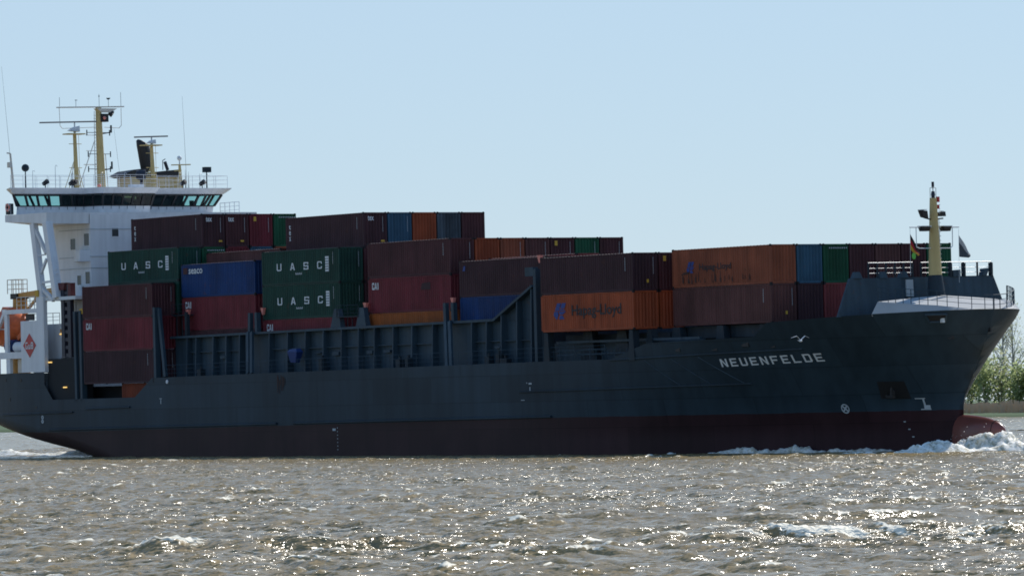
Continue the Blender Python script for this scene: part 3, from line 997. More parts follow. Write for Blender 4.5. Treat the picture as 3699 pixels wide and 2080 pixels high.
# ---------------------------------------------------------------- accommodation
mb = MB()
HX, HY, HA = -6.5, 6.72, -13.3
prof = [(HX, 5.0), (HX, 22.0), (HA, 22.0), (HA, 17.4), (HA + .35, 16.9), (-12.2, 16.8), (-12.2, 5.0)]
mb.prism(prof, 1, -HY, HY)
house = mb.build('deckhouse', M['white'], ship)
mb = MB()
for z in (20.65, 18.15, 17.1, 14.2):
    mb.box(HX - .02, HX + .05, -HY - .05, HY + .05, z, z + .06)
    mb.box(-12.2, HX - .02, -HY - .05, -HY + .02, z, z + .06)
mb.build('deck_line', M['letter_dim'], house)
def window(x0, x1, z0, z1, y=None, face='side'):
    fr, gl = MB(), MB()
    if face == 'side':
        yy = -HY
        fr.box(x0 - .08, x1 + .08, yy - .04, yy + .02, z0 - .08, z0); fr.box(x0 - .08, x1 + .08, yy - .04, yy + .02, z1, z1 + .08)
        fr.box(x0 - .08, x0, yy - .04, yy + .02, z0, z1); fr.box(x1, x1 + .08, yy - .04, yy + .02, z0, z1)
        gl.box(x0, x1, yy - .015, yy + .01, z0, z1)
    else:
        fr.box(HX - .02, HX + .04, x0 - .08, x1 + .08, z0 - .08, z0); fr.box(HX - .02, HX + .04, x0 - .08, x1 + .08, z1, z1 + .08)
        fr.box(HX - .02, HX + .04, x0 - .08, x0, z0, z1); fr.box(HX - .02, HX + .04, x1, x1 + .08, z0, z1)
        gl.box(HX - .01, HX + .015, x0, x1, z0, z1)
    o = fr.build('window', M['white'], house)
    gl.build('pane', M['window'], o)
window(-10.1, -9.2, 18.9, 19.9); window(-7.6, -6.7, 19.2, 20.3); window(-9.0, -8.3, 15.6, 16.5); window(-7.5, -6.7, 15.7, 16.8); window(-10.9, -10.1, 12.3, 13.3); window(-7.0, -6.6, 12.6, 13.5)
window(-4.45, -3.75, 20.0, 20.75, face='front'); window(3.5, 4.2, 19.0, 19.8, face='front')
for z in (17.75, 14.6):
    mb = MB()
    poly = [(HX - .05 - 2.6 * k / 8, -HY - 1.15 * math.sin(math.pi * (0.5 - 0.5 * k / 8)) ** .6) for k in range(8)] + [(HX - 2.65, -HY), (HX - .05, -HY)]
    mb.prism(poly, 2, z, z + .12); mb.prism([(a, lerp(b, -HY, .04)) for a, b in poly], 2, z + .12, z + 1.0)
    mb.build('balcony', M['white'], house)
mb = MB().box(-7.9, -6.75, -HY - .05, -HY, 18.2, 19.1)
mb.build('side_door', M['letter'], house)

# lower house, wider than the block above
mb = MB()
mb.box(-7.4, -2.6, -9.6, -7.0, 9.0, 12.1); mb.box(-12.5, -7.42, -9.6, -7.0, 7.7, 12.1)
mb.box(-7.0, -6.4, -9.5, -9.3, 12.1, 14.2); mb.box(-5.6, -4.7, -9.5, -8.6, 12.1, 14.2); mb.box(-4.5, -2.6, -9.5, -7.0, 12.1, 14.15)
low = mb.build('lower_house', M['white'], ship)
MB().box(-7.3, -2.7, -9.66, -9.62, 11.3, 11.6).build('rub_strip', M['crane'], low)
mb = MB().box(-8.6, -1.9, -11.1, -7.0, 14.2, 14.5)
dk = mb.build('side_deck', M['letter'], ship)
mb = MB(); railing(mb, [(-8.5, -11.0, 14.5), (-6.2, -11.0, 14.5)], 1.0, 1.1, .03)
railing(mb, [(-12.5, -9.5, 12.1), (-7.6, -9.5, 12.1)], 1.0, 1.1, .03)
mb.build('railing', M['cream'], dk)
MB().box(-7.55, -1.2, -10.9, -9.9, 5.0, 8.9).build('void_shade', M['dark_inside'], ship)  # near-black box paints in the shade of the recess
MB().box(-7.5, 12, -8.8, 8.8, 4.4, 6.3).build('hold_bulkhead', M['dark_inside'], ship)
for x, y, z in ((-7.0, -9.75, 11.15), (-7.0, -11.0, 8.6), (-4.3, -11.05, 6.3)):
    mb = MB()
    mb.box(x - .28, x + .28, y, y + .1, z - .05, z + .06)
    mb.build('deck_lamp', M['lamp'], ship)

# stair tower: dark ladder-like pair of posts
mb = MB()
mb.box(-4.9, -4.35, -10.9, -10.5, 9.0, 15.3); mb.box(-3.75, -3.2, -10.9, -10.5, 9.0, 15.6)
for k in range(9):
    mb.box(-4.345, -3.755, -10.85, -10.55, 9.05 + k * .7, 9.36 + k * .7)
tower = mb.build('stair_tower', M['navy'], ship)
mb = MB().box(-3.4, -2.9, -11.0, -10.5, 14.4, 15.7); mb.hexa([(-5.0, -11, 15.1), (-4.2, -11, 15.1), (-4.2, -10.4, 15.1), (-5.0, -10.4, 15.1)], [(-5.5, -11, 15.75), (-4.0, -11, 15.75), (-4.0, -10.4, 15.75), (-5.5, -10.4, 15.75)])
mb.build('tower_head', M['dull_red'], tower)

# white side frame with the company emblem
mb = MB()
mb.box(-8.75, -7.4, -11.28, -10.9, 7.75, 14.6)
mb.box(-11.7, -8.75, -11.28, -10.9, 7.75, 12.45)
mb.box(-20, -11.7, -11.28, -10.9, 9.05, 9.65)
mb.box(-14.9, -8.76, -11.2, -10.95, 13.15, 13.55)
mb.bar((-14.9, -11.08, 13.35), (-17.2, -11.08, 10.9), .25, .35)
mb.box(-14.9, -14.35, -11.2, -10.95, 9.66, 13.14)
mb.box(-14.6, -13.9, -11.25, -10.95, 7.7, 9.05); mb.box(-20, -16.2, -11.25, -10.95, 7.7, 9.05)
sf = mb.build('side_frame', M['white'], ship)
mb = MB()
dc, dz_, dw, dh = -10.1, 10.2, 1.2, 1.12
mb.add([(dc - dw, -11.30, dz_), (dc, -11.30, dz_ - dh), (dc + dw, -11.30, dz_), (dc, -11.30, dz_ + dh)], [(0, 1, 2, 3)])
em = mb.build('emblem', M['redpaint'], sf)
mb = MB()
for ch, x0, w, h in (('G', -.72, .42, .62), ('w', -.2, .42, .62), ('B', .3, .42, .62)):
    block_text(mb, lambda x, z: (dc + x, -11.325, dz_ - .32 + z), ch, x0, 0, w, h, 0, .24)
mb.build('emblem_lettering', M['letter'], em)
MB().box(-13.6, -12.0, -10.6, -10.5, 7.75, 9.0).build('side_door', M['cream'], sf)
mb = MB(); mb.box(-12.5, -11.75, -10.8, -10.7, 9.7, 11.2); mb.box(-11.5, -10.0, -10.85, -10.75, 12.5, 13.1)
mb.build('recess', M['black'], sf)
mb = MB(); railing(mb, [(-13, -10.9, 13.55), (-8.9, -10.9, 13.55)], 1.1, .9, .035)
mb.build('railing', M['cream'], sf)

# wing supports: two raking legs braced as a truss
for (xb, zb_), (xt, zt_), w in (((-7.95, 14.0), (-9.35, 21.3), .5), ((-5.2, 14.4), (-6.85, 21.3), .7)):
    MB().bar((xb, -11.0, zb_), (xt, -11.0, zt_), w, .7, up=(1, 0, 0)).build('wing_leg', M['white'], ship)
for (x0, z0), (x1, z1), w in (((-9.2, 21.0), (-7.1, 18.5), .3), ((-8.9, 18.35), (-7.3, 18.4), .12), ((-8.6, 16.2), (-7.1, 18.0), .22), ((-8.4, 15.85), (-5.2, 16.0), .18), ((-8.4, 15.6), (-6.0, 14.2), .3), ((-6.3, 16.6), (-4.9, 16.65), .08), ((-6.3, 17.0), (-5.2, 17.05), .08)):
    mb = MB()
    mb.bar((x0, -11.0, z0), (x1, -11.0, z1), w)
    mb.build('wing_brace', M['white'], ship)
MB().box(-8.7, -8.2, -11.4, -11.28, 14.62, 15.2).build('yellow_marker', M['sticker'], ship)

# bridge deck with wings
mb = MB()
for s_ in (-1, 1):
    # wing box: tapering underside
    y0, y1, y2 = s_ * 11.25, s_ * 6.8, s_ * 9.5
    mb.hexa([(-14.2, y0, 21.62), (-6.6, y0, 21.2), (-6.6, y1, 21.2), (-14.2, y1, 21.2)], [(-14.2, y0, 22.25), (-6.5, y0, 22.2), (-6.5, y1, 22.2), (-14.2, y1, 22.2)])
mb.box(-16.5, -6.52, -6.78, 6.78, 22.0, 22.2)
bd = mb.build('bridge_deck', M['white'], ship)

# wheelhouse plan: wings at x=-13, centre bumped forward to x=-10.2
FRONT = [(-13.0, -10.6), (-13.0, -3.6), (-11.2, -2.6), (-11.2, 2.6), (-13.0, 3.6), (-13.0, 10.6)]
BACK = [(-14.7, 9.4), (-14.7, -9.4)]
def ring(off, z, dy=0):
    P = []
    for x, y in FRONT:
        P.append((x + off, y * (1 + dy), z))
    for x, y in BACK:
        P.append((x - off * .3, y * (1 + dy), z))
    return P
mb = MB()
lo, hi = ring(-.35, 22.2, -.005), ring(-.1, 23.05)
n = len(lo)
mb.add(lo + hi, [(k, (k + 1) % n, n + (k + 1) % n, n + k) for k in range(n)] + [tuple(range(n, 2 * n))])
wh = mb.build('wheelhouse', M['white'], ship)
# roof with overhanging fascia
mb = MB()
r0, r1, r2, r3 = ring(.42, 24.12, .065), ring(.62, 24.22, .08), ring(1.0, 24.62, .125), ring(1.02, 24.7, .128)
allr = r0 + r1 + r2 + r3
mb.add(allr, [(i * n + k, i * n + (k + 1) % n, (i + 1) * n + (k + 1) % n, (i + 1) * n + k) for i in range(3) for k in range(n)] + [tuple(range(n))[::-1], tuple(range(3 * n, 4 * n))])
roof = mb.build('bridge_roof', M['white'], wh)
# windows: raked band of panes between dark mullions
wl, wu = ring(-.06, 23.055, .002), ring(.4, 24.115, .06)
def band_pts(a, b, t):
    return Vector(a).lerp(Vector(b), t)
frm, band = MB(), []
segs = [(0, 1, 6), (1, 2, 2), (2, 3, 5), (3, 4, 2), (4, 5, 6), (5, 6, 3), (7, 0, 3), (6, 7, 12)]
for a, b, cnt in segs:
    solid_mid = (a, b) == (6, 7)
    for k in range(cnt):
        t0, t1 = k / cnt, (k + 1) / cnt
        p0, p1 = band_pts(wl[a], wl[b], t0), band_pts(wl[a], wl[b], t1)
        q0, q1 = band_pts(wu[a], wu[b], t0), band_pts(wu[a], wu[b], t1)
        frm.bar(p0, q0, .2, .14, up=(1, 0, 0))
        frm.bar(p0, p1, .1, .1); frm.bar(q0, q1, .14, .14)
        if solid_mid and 1 <= k <= 8 and k != 4:
            band.append((1, [p0, p1, q1, q0]))
        else:
            band.append((0, [p0, p1, q1, q0]))
frm.build('window_frame', M['black'], wh)
for kind, q in band:
    mb = MB().add(q, [(0, 1, 2, 3)])
    mb.build('window_pane' if kind == 0 else 'back_bulkhead', M['glass'] if kind == 0 else M['inside'], wh)
mb = MB()
mb.box(-14.4, -13.9, -3.4, 6.2, 23.06, 23.75)
mb.box(-13.9, -13.4, 6.6, 7.6, 23.06, 23.5); mb.tube((-13.8, 8.6, 23.06), (-13.8, 8.6, 23.6), .22); mb.box(-12.5, -12.1, -.4, 1.4, 23.06, 23.8)
mb.build('bridge_console', M['inside'], wh)
mb = MB()
for p, q in zip(ring(-.02, 23.0), ring(-.02, 23.0)[1:6]):
    d = Vector(q) - Vector(p); k = max(2, int(d.length / .85))
    for i in range(k):
        c = Vector(p) + d * (i / k)
        mb.tube(c + Vector((.08, 0, -.28)), c + Vector((.1, 0, .0)), .025, n=5)
mb.build('grab_rail', M['grey'], wh)
# wing-end box with lifebuoy
mb = MB(); railing(mb, [(-14.1, -11.2, 22.2), (-13.2, -11.2, 22.2)], 1.1, .5, .02); mb.build('wing_railing', M['white'], bd); mb = MB(); railing(mb, [(-12.9, 11.2, 22.2), (-9.5, 11.2, 22.2)], 1.1, .8, .03)
mb.build('wing_railing', M['white'], bd)
mb = MB().box(-13.9, -13.2, -11.3, -10.9, 22.3, 23.3)
mb.build('wing_locker', M['dkgrey'], bd)
lb = aboard(empty('lifebuoy', (-13.45, -11.38, 22.95)))
tag(lb, 'red lifebuoy hung on the outer end of the bridge wing', 'lifebuoy')
mb = MB()
P = []
for i in range(17):
    a = 2 * math.pi * i / 16
    P.append([((.30 + .09 * math.cos(b)) * math.cos(a), .07 * math.sin(b), (.30 + .09 * math.cos(b)) * math.sin(a)) for b in [2 * math.pi * j / 8 for j in range(9)]])
mb.grid(P).build('ring', M['pink'], lb)
mb = MB()
for k in range(4):
    a = math.pi / 4 + k * math.pi / 2
    mb.bar((.2 * math.cos(a), -.0, .2 * math.sin(a)), (.4 * math.cos(a), 0, .4 * math.sin(a)), .1, .2)
mb.build('grab_bands', M['white'], lb)

# monkey island: rails, searchlights, aerials
ZR = 24.7
mb = MB()
rr = [(x + .75, y * 1.1, ZR) for x, y in FRONT] + [(-14.6, 10.1, ZR), (-14.6, -10.1, ZR)]
railing(mb, rr + [rr[0]], 1.15, 1.3, .018)
railing(mb, [(-13.6, .5, ZR), (-13.6, 6.5, ZR)], .9, 1.5, .014)
mb.build('roof_railing', M['white'], roof)
def searchlight(y, s=.3, x=-12.3):
    mb = MB().tube((x, y, ZR), (x, y, ZR + .35), .05)
    mb.tube((x - .2, y - .12, ZR + .35), (x + .25, y + .12, ZR + .62), s * .75, s, 10)
    o = mb.build('searchlight', M['black'], roof)
for y in (-8.0, -5.2, -5.0 + .05, 6.8, 8.9):
    searchlight(y, .24)
for y, big in ((-9.9, 1), (9.6, 0)):
    mb = MB().tube((-12.6, y, ZR), (-12.6, y, ZR + 1.55), .07, .05)
    if big: mb.ball((-12.6, y, ZR + 1.85), .36, 12)
    else: mb.box(-12.8, -12.3, y - .35, y + .35, ZR + 1.5, ZR + 2.0)
    mb.build('signal_lamp', M['dkgrey'], roof)
mb = MB().tube((-13.6, 3.0, ZR), (-13.55, 3.05, ZR + .9), .14).ball((-13.5, 2.9, ZR + 1.25), .48, 12)
mb.tube((-13.7, 2.6, ZR + 1.3), (-13.2, 3.3, ZR + 1.3), .4, .45, 12)
mb.build('searchlight', M['navy'], roof)
for y, h in ((-8.8, 1.9), (-6.4, 2.5), (-4.7, 1.6), (-4.55, 2.2), (-1.5, 1.7), (1.0, 1.7), (9.2, 1.6), (10.0, 1.5), (6.9, 1.7), (.95, 1.3)):
    mb = MB()
    x = -13.2
    mb.tube((x, y, ZR), (x, y, ZR + h * .8), .035, .025, 5)
    for k in range(6):
        a, b = math.pi * k / 6, math.pi * (k + 1) / 6
        mb.tube((x, y + .1 - .1 * math.cos(a), ZR + h * .8 + .14 * math.sin(a)), (x, y + .1 - .1 * math.cos(b), ZR + h * .8 + .14 * math.sin(b)), .022, n=4)
    mb.build('roof_vent_pipe', M['steel'], roof)
for (y0, z0), (y1, z1), r in (((-11.05, ZR + 3.3), (-11.7, ZR + 11.2), .015), ((7.9, ZR), (7.6, ZR + 8.7), .018), ((.75, ZR), (.1, ZR + 5.6), .014), ((-2.0, ZR), (-2.0, ZR + 5.3), .01), ((7.75, ZR), (7.75, ZR + 1.8), .05), ((8.1, ZR), (8.1, ZR + 1.6), .04)):
    MB().tube((-13.4, y0, z0), (-13.4, y1, z1), r, .008, 5).build('whip_aerial', M['dkgrey'], roof)

mb = MB().tube((-13.3, -10.8, ZR), (-13.3, -11.05, ZR + 3.2), .13, .09)
mb.box(-13.5, -13.1, -11.3, -11.0, ZR + 1.9, ZR + 2.4); mb.bar((-13.3, -11.05, ZR + 3.2), (-13.3, -11.4, ZR + 3.25), .12)
mb.build('side_mast', M['cream'], roof)
mb = MB().box(-12.6, -12.0, 1.0, 2.4, ZR, ZR + .35)
mb.build('roof_locker', M['white'], roof)
MB().ball((-12.6, -2.1, ZR + .25), .2, 10, 0, (1, 1, .7)).build('red_float', M['pink'], roof)

# main mast on the bridge roof
mb = MB().tube((-15, -.45, ZR - .1), (-15, -.6, 32.35), .42, .27, 14)
mm = mb.build('main_mast', M['yellow'], ship)
mb = MB()
mb.bar((-15, -5.0, 32.3), (-15, 2.1, 32.45), .4, .10)
mb.hexa([(-15.4, -.5, 31.9), (-14.6, -.5, 31.9), (-14.6, .6, 31.9), (-15.4, .6, 31.9)], [(-15.4, -.9, 32.25), (-14.6, -.9, 32.25), (-14.6, 1.2, 32.25), (-15.4, 1.2, 32.25)])
mb.build('mast_yard', M['cream'], mm)
mb = MB()
mb.path([(-15, -4.8, 32.3), (-15, -4.75, 30.6), (-15, -4.5, 30.35), (-15, -.9, 30.5)], .03)
mb.path([(-15, 1.85, 32.3), (-15, 1.85, 30.7), (-15, 1.6, 30.45), (-15, 0, 30.5)], .03)
for z in (29.75, 28.3): mb.tube((-15, -2.0, z), (-15, -.5, z), .03, n=5)
# ladder and back stay legs
mb.path([(-15.1, -2.9, ZR), (-15, -1.1, 29.2)], .045)
mb.path([(-15, -1.15, 25), (-15, -1.05, 32)], .035); mb.path([(-15, -.85, 25), (-15, -.82, 32)], .03)
for k in range(22): mb.tube((-15, -1.13, 25.3 + k * .3), (-15, -.84, 25.3 + k * .3), .02, n=4)
mb.tube((-15, -2.3, 27.0), (-15, -.6, 27.0), .04, n=5)
mb.path([(-15, .25, ZR), (-15, .05, 28)], .04)
mb.build('mast_ladder', M['cream'], mm)
mb = MB()
for y, z in ((-1.9, 30.0), (.55, 30.0), (-1.8, 28.0), (.6, 28.0), (-1.8, 26.1 + .5), (.55, 26.1 + .5)):
    mb = MB()
    mb.tube((-15, -.6, z), (-15, y, z), .03, n=5); mb.tube((-15, y, z - .28), (-15, y, z + .25), .06, n=6)
    mb.build('mast_lamp', M['dkgrey'], mm)
for z in (30.3, 26.9):
    mb = MB()
    mb.bar((-15, -.2, z - .4), (-15, .75, z - .25), .1); mb.tube((-15, .72, z - .3), (-15, .72, z + .4), .09, n=8)
    mb.build('mast_lamp', M['dkgrey'], mm)
mb = MB().box(-15.3, -14.6, -.55, .25, 31.0, 31.75)
mb.tube((-14.9, .5, 31.9), (-14.7, .75, 31.7), .25, .32, 10)
mb.build('horn', M['black'], mm)
MB().ball((-14.5, -.25, 31.35), .16, 8).build('red_lamp', M['pink'], mm)
mb = MB()
for y, h in ((-4.75, .85), (-3.0, .65), (-.5, 1.2), (.5, .8), (1.85, 1.4)):
    mb.tube((-15, y, 32.4), (-15, y, 32.4 + h), .02, n=5)
mb.bar((-15, -3.1, 33.0), (-15, -2.85, 33.0), .05); mb.tube((-15, .5, 33.1), (-15, .5, 33.25), .1, .22, 8); mb.ball((-15, -.5, 33.4), .07, 6)
mb.build('aerial', M['grey'], mm)

# radar masts
def radar_mast(x, y, z0, z1, half, tall, r0=.22, r1=.16, legs=True, name='radar_mast', tilt=.1):
    mb = MB().tube((x, y, z0), (x, y - .12, z1), r0, r1, 12)
    o = mb.build(name, M['yellow'], ship)
    mb = MB()
    mb.prism([(x - .55, y - 1.1), (x + .55, y - 1.1), (x + .55, y + .75), (x - .55, y + .75)], 2, z1 - .06, z1 + .04)
    if legs:
        for dy in (-1.3, -.85, .5, .75):
            mb.path([(x, y + dy, z0), (x, y - .1, z0 + (z1 - z0) * .58)], .035)
        for z in (z0 + 2.0, z0 + (z1 - z0) * .82): mb.tube((x, y - .75, z), (x, y + .6, z), .03, n=5)
        mb.path([(x, y + .35, z0), (x, y + .3, z1)], .02)
    mb.build('platform', M['yellow'], o)
    mb = MB()
    k = tall / 1.12
    mb.tube((x, y - .1, z1), (x, y - .1, z1 + .3 * k), .12)
    mb.hexa([(x - .3, y - .75 * k, z1 + .28 * k), (x + .3, y - .75 * k, z1 + .28 * k), (x + .3, y + .3 * k, z1 + .2 * k), (x - .3, y + .3 * k, z1 + .2 * k)], [(x - .25, y - .3 * k, z1 + .62 * k), (x + .25, y - .3 * k, z1 + .62 * k), (x + .25, y + .3 * k, z1 + .75 * k), (x - .25, y + .3 * k, z1 + .75 * k)])
    mb.tube((x, y - .1, z1 + .6 * k), (x, y - .1, z1 + tall), .07)
    s = mb.build('radar_gearbox', M['letter'], o)
    mb = MB().bar((x, y - half - .15, z1 + tall - tilt), (x, y + half - .15, z1 + tall + tilt), .2, .13)
    mb.build('radar_scanner', M['scanner'], s)
radar_mast(-15, -3.1, ZR, 29.85, 3.65, 1.12)
radar_mast(-14, 4.6, ZR, 28.8, 1.8, .8, .24, .14, tilt=.06)
mb = MB().tube((-14, 7.6, ZR), (-14, 7.5, 27.0), .2, .12)
mb.bar((-14, 6.6, 26.95), (-14, 8.7, 27.0), .1); mb.bar((-14, 6.9, 26.4), (-14, 7.7, 26.45), .08)
o = mb.build('satcom_mast', M['yellow'], ship)
MB().tube((-14, 7.5, 27.0), (-14, 7.5, 27.4), .06).ball((-14, 7.5, 27.6), .24, 10).build('dome_aerial', M['letter'], o)

# funnel
mb = MB().hexa([(-20.5, 4.3, 20), (-18, 4.3, 20), (-18, 9.9, 20), (-20.5, 9.9, 20)], [(-20.5, 4.5, 26.0), (-18, 4.5, 26.0), (-18, 9.75, 26.0), (-20.5, 9.75, 26.0)])
fun = mb.build('funnel', M['yellow'], ship)
mb = MB().hexa([(-20.6, 4.2, 26.0), (-17.9, 4.2, 26.0), (-17.9, 9.85, 26.0), (-20.6, 9.85, 26.0)], [(-20.6, 3.6, 26.15), (-17.9, 3.6, 26.15), (-17.9, 9.95, 26.75), (-20.6, 9.95, 26.75)])
mb.hexa([(-20.6, 3.6, 26.15), (-17.9, 3.6, 26.15), (-17.9, 6.4, 26.45), (-20.6, 6.4, 26.45)], [(-20.6, 4.6, 26.62), (-17.9, 4.6, 26.62), (-17.9, 6.4, 26.85), (-20.6, 6.4, 26.85)])
mb.build('funnel_cap', M['black'], fun)
mb = MB()
pts = [Vector((-19, 7.0, 26.6)), Vector((-19, 6.82, 27.5)), Vector((-19, 6.66, 28.4)), Vector((-19, 6.54, 29.0)), Vector((-19.05, 6.48, 29.3)), Vector((-19.1, 6.46, 29.42))]
rad = [.64, .64, .63, .62, .58, .42]
P = []
for c, r in zip(pts, rad):
    P.append([(c.x + r * math.cos(2 * math.pi * k / 16), c.y + r * math.sin(2 * math.pi * k / 16), c.z + (.22 * math.sin(2 * math.pi * k / 16) * (-1 if c.z > 29.0 else 0))) for k in range(17)])
mb.grid(P, 0, True)
mb.add(P[-1][:16], [tuple(range(16))])
mb.build('exhaust_pipe', M['black'], fun)
mb = MB().tube((-18.5, 8.9, 26.7), (-18.5, 8.6, 27.5), .16).path([(-18.4, 8.3, 26.7), (-18.4, 8.3, 27.6), (-18.4, 8.6, 27.75)], .04)
mb.build('vent_pipe', M['navy'], fun)

# deck crane aft
mb = MB().tube((-17, -8.3, 7.7), (-17, -8.3, 14.6), .85, .68, 18)
cr = mb.build('crane', M['crane'], ship)
mb = MB()
mb.box(-17.6, -16.4, -9.0, -7.7, 14.6, 15.1)
mb.build('crane_head', M['black'], cr)
mb = MB()
mb.hexa([(-17, -8.8, 14.75), (-10.2, -8.8, 14.55), (-10.2, -8.3, 14.55), (-17, -8.3, 14.75)], [(-17, -8.8, 15.1), (-10.2, -8.8, 15.45), (-10.2, -8.3, 15.45), (-17, -8.3, 15.1)])
mb.bar((-16.5, -8.55, 12.8), (-13.2, -8.55, 14.7), .22)
mb.build('crane_jib', M['crane'], cr)
mb = MB(); railing(mb, [(-17.9, -9.1, 15.1), (-16.3, -9.1, 15.1), (-16.3, -7.9, 15.1), (-17.9, -7.9, 15.1), (-17.9, -9.1, 15.1)], 1.3, .7, .035)
mb.build('railing', M['cream'], cr)

# lifeboat behind the side frame
lf = aboard(empty('lifeboat', (-17.5, -9.3, 11.7)))
tag(lf, 'orange enclosed lifeboat in its davit behind the white side frame', 'lifeboat')
P = []
for i in range(17):
    t = i / 16
    w = 1.45 * math.sin(math.pi * min(1, .06 + t * .88)) ** .5
    hgt = 1.55 * math.sin(math.pi * (.08 + t * .84)) ** .6
    P.append([(-3.3 + 6.6 * t, w * math.cos(2 * math.pi * j / 18), hgt * math.sin(2 * math.pi * j / 18) * (1.25 if math.sin(2 * math.pi * j / 18) > 0 else 1)) for j in range(19)])
mb = MB().grid(P, 0, True, True)
mb.build('boat_hull', M['lifeboat'], lf)
mb = MB().hexa([(-.3, -.8, 1.5), (1.6, -.8, 1.3), (1.6, .8, 1.3), (-.3, .8, 1.5)], [(.0, -.6, 2.2), (1.2, -.6, 2.05), (1.2, .6, 2.05), (.0, .6, 2.2)])
mb.build('boat_cabin', M['lifeboat'], lf)
mb = MB().box(.25, .95, -.83, -.66, 1.6, 1.95)
mb.build('boat_window', M['white'], lf)
mb = MB()
for s_ in (-1, 1): mb.tube((-2.4, 1.45 * s_, .1), (2.4, 1.45 * s_, .1), .05, n=5)
mb.build('grab_line', M['white'], lf)
mb = MB().tube((-14.0, -10.4, 10.1), (-12.4, -10.4, 10.1), .5, n=14)
mb.build('liferaft_canister', M['white'], sf)
MB().tube((-15.6, -10.3, 10.2), (-14.2, -10.3, 10.2), .62, n=14).build('barrel', M['tarp'], sf)
mb = MB().bar((-14.2, -10.0, 10.9), (-11.9, -10.0, 12.2), .55, .4)
mb.build('davit_arm', M['lifeboat'], sf)

# ---------------------------------------------------------------- containers
CL, CW, CH = 12.192, 2.37, 2.896


def container_meshes(L=CL):
    # body: corrugated walls and roof
    b = MB()
    def corr(n0, x0, x1, pitch, depth, flat):
        """corrugation profile along a wall: list of (s, d)"""
        n = int((x1 - x0) / pitch); p = (x1 - x0) / n
        out = []
        for i in range(n):
            a = x0 + i * p
            out += [(a, 0), (a + p * flat, 0), (a + p * .5, depth), (a + p * (.5 + flat), depth)]
        return out + [(x1, 0)]
    pr = corr(0, .15, L - .15, .278, .04, .27)
    z0, z1 = .15, CH - .09
    b.grid([[(s, .008 + d, z0), (s, .008 + d, z1)] for s, d in pr], 0, False)
    b.grid([[(s, CW - .008 - d, z0), (s, CW - .008 - d, z1)] for s, d in pr], 0, False, True)
    pe = corr(0, .12, CW - .12, .27, .085, .22)
    b.grid([[(L - .01 - d, s, z0), (L - .01 - d, s, z1)] for s, d in pe], 0, False)
    # doors at the after end
    b.add([(.02, .12, z0), (.02, CW - .12, z0), (.02, CW - .12, z1), (.02, .12, z1)], [(3, 2, 1, 0)])
    r_ = MB()
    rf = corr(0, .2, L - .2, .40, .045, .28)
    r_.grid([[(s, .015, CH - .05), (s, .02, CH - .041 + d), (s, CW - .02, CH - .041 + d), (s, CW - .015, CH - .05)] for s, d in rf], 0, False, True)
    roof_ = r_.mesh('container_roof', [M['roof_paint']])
    b.add([(.1, .05, .12), (L - .1, .05, .12), (L - .1, CW - .05, .12), (.1, CW - .05, .12)], [(3, 2, 1, 0)])
    body = b.mesh('container_body', [CC['maroon']])
    f = MB()
    for x in (0, L - .15):
        for y in (0, CW - .12):
            f.box(x, x + .15, y, y + .12, .118, CH - .118)
    for y in (.002, CW - .062):
        f.box(.18, L - .18, y, y + .06, CH - .085, CH - .012)
        f.box(.18, L - .18, y, y + .06, .01, .16)
    for x in (.002, L - .102):
        f.box(x, x + .1, .165, CW - .165, CH - .11, CH + .008)
        f.box(x, x + .1, .165, CW - .165, .01, .16)
    c = f
    for x in (-.006, L - .172):
        for y in (-.006, CW - .156):
            for z in (0, CH - .118):
                c.box(x, x + .178, y, y + .162, z, z + .118, 1)
    for x in (.02, L - .14):                         # locking cones on top
        for y in (.02, CW - .12):
            c.box(x, x + .12, y, y + .1, CH, CH + .045, 1)
    for x in (.03, L - .15):                         # twist-locks below
        for y in (.03, CW - .15):
            c.box(x, x + .12, y, y + .12, -.03, 0, 1)
    frame = f.mesh('container_frame', [CC['maroon'], M['casting']])
    return body, frame, roof_


C40 = container_meshes()
C20 = container_meshes(6.058)
PITCH = 2.51


def side_map(L=CL):
    return lambda s, z: (s, -.012, z)


def front_map():
    return lambda s, z: (CL + .008, s, z)


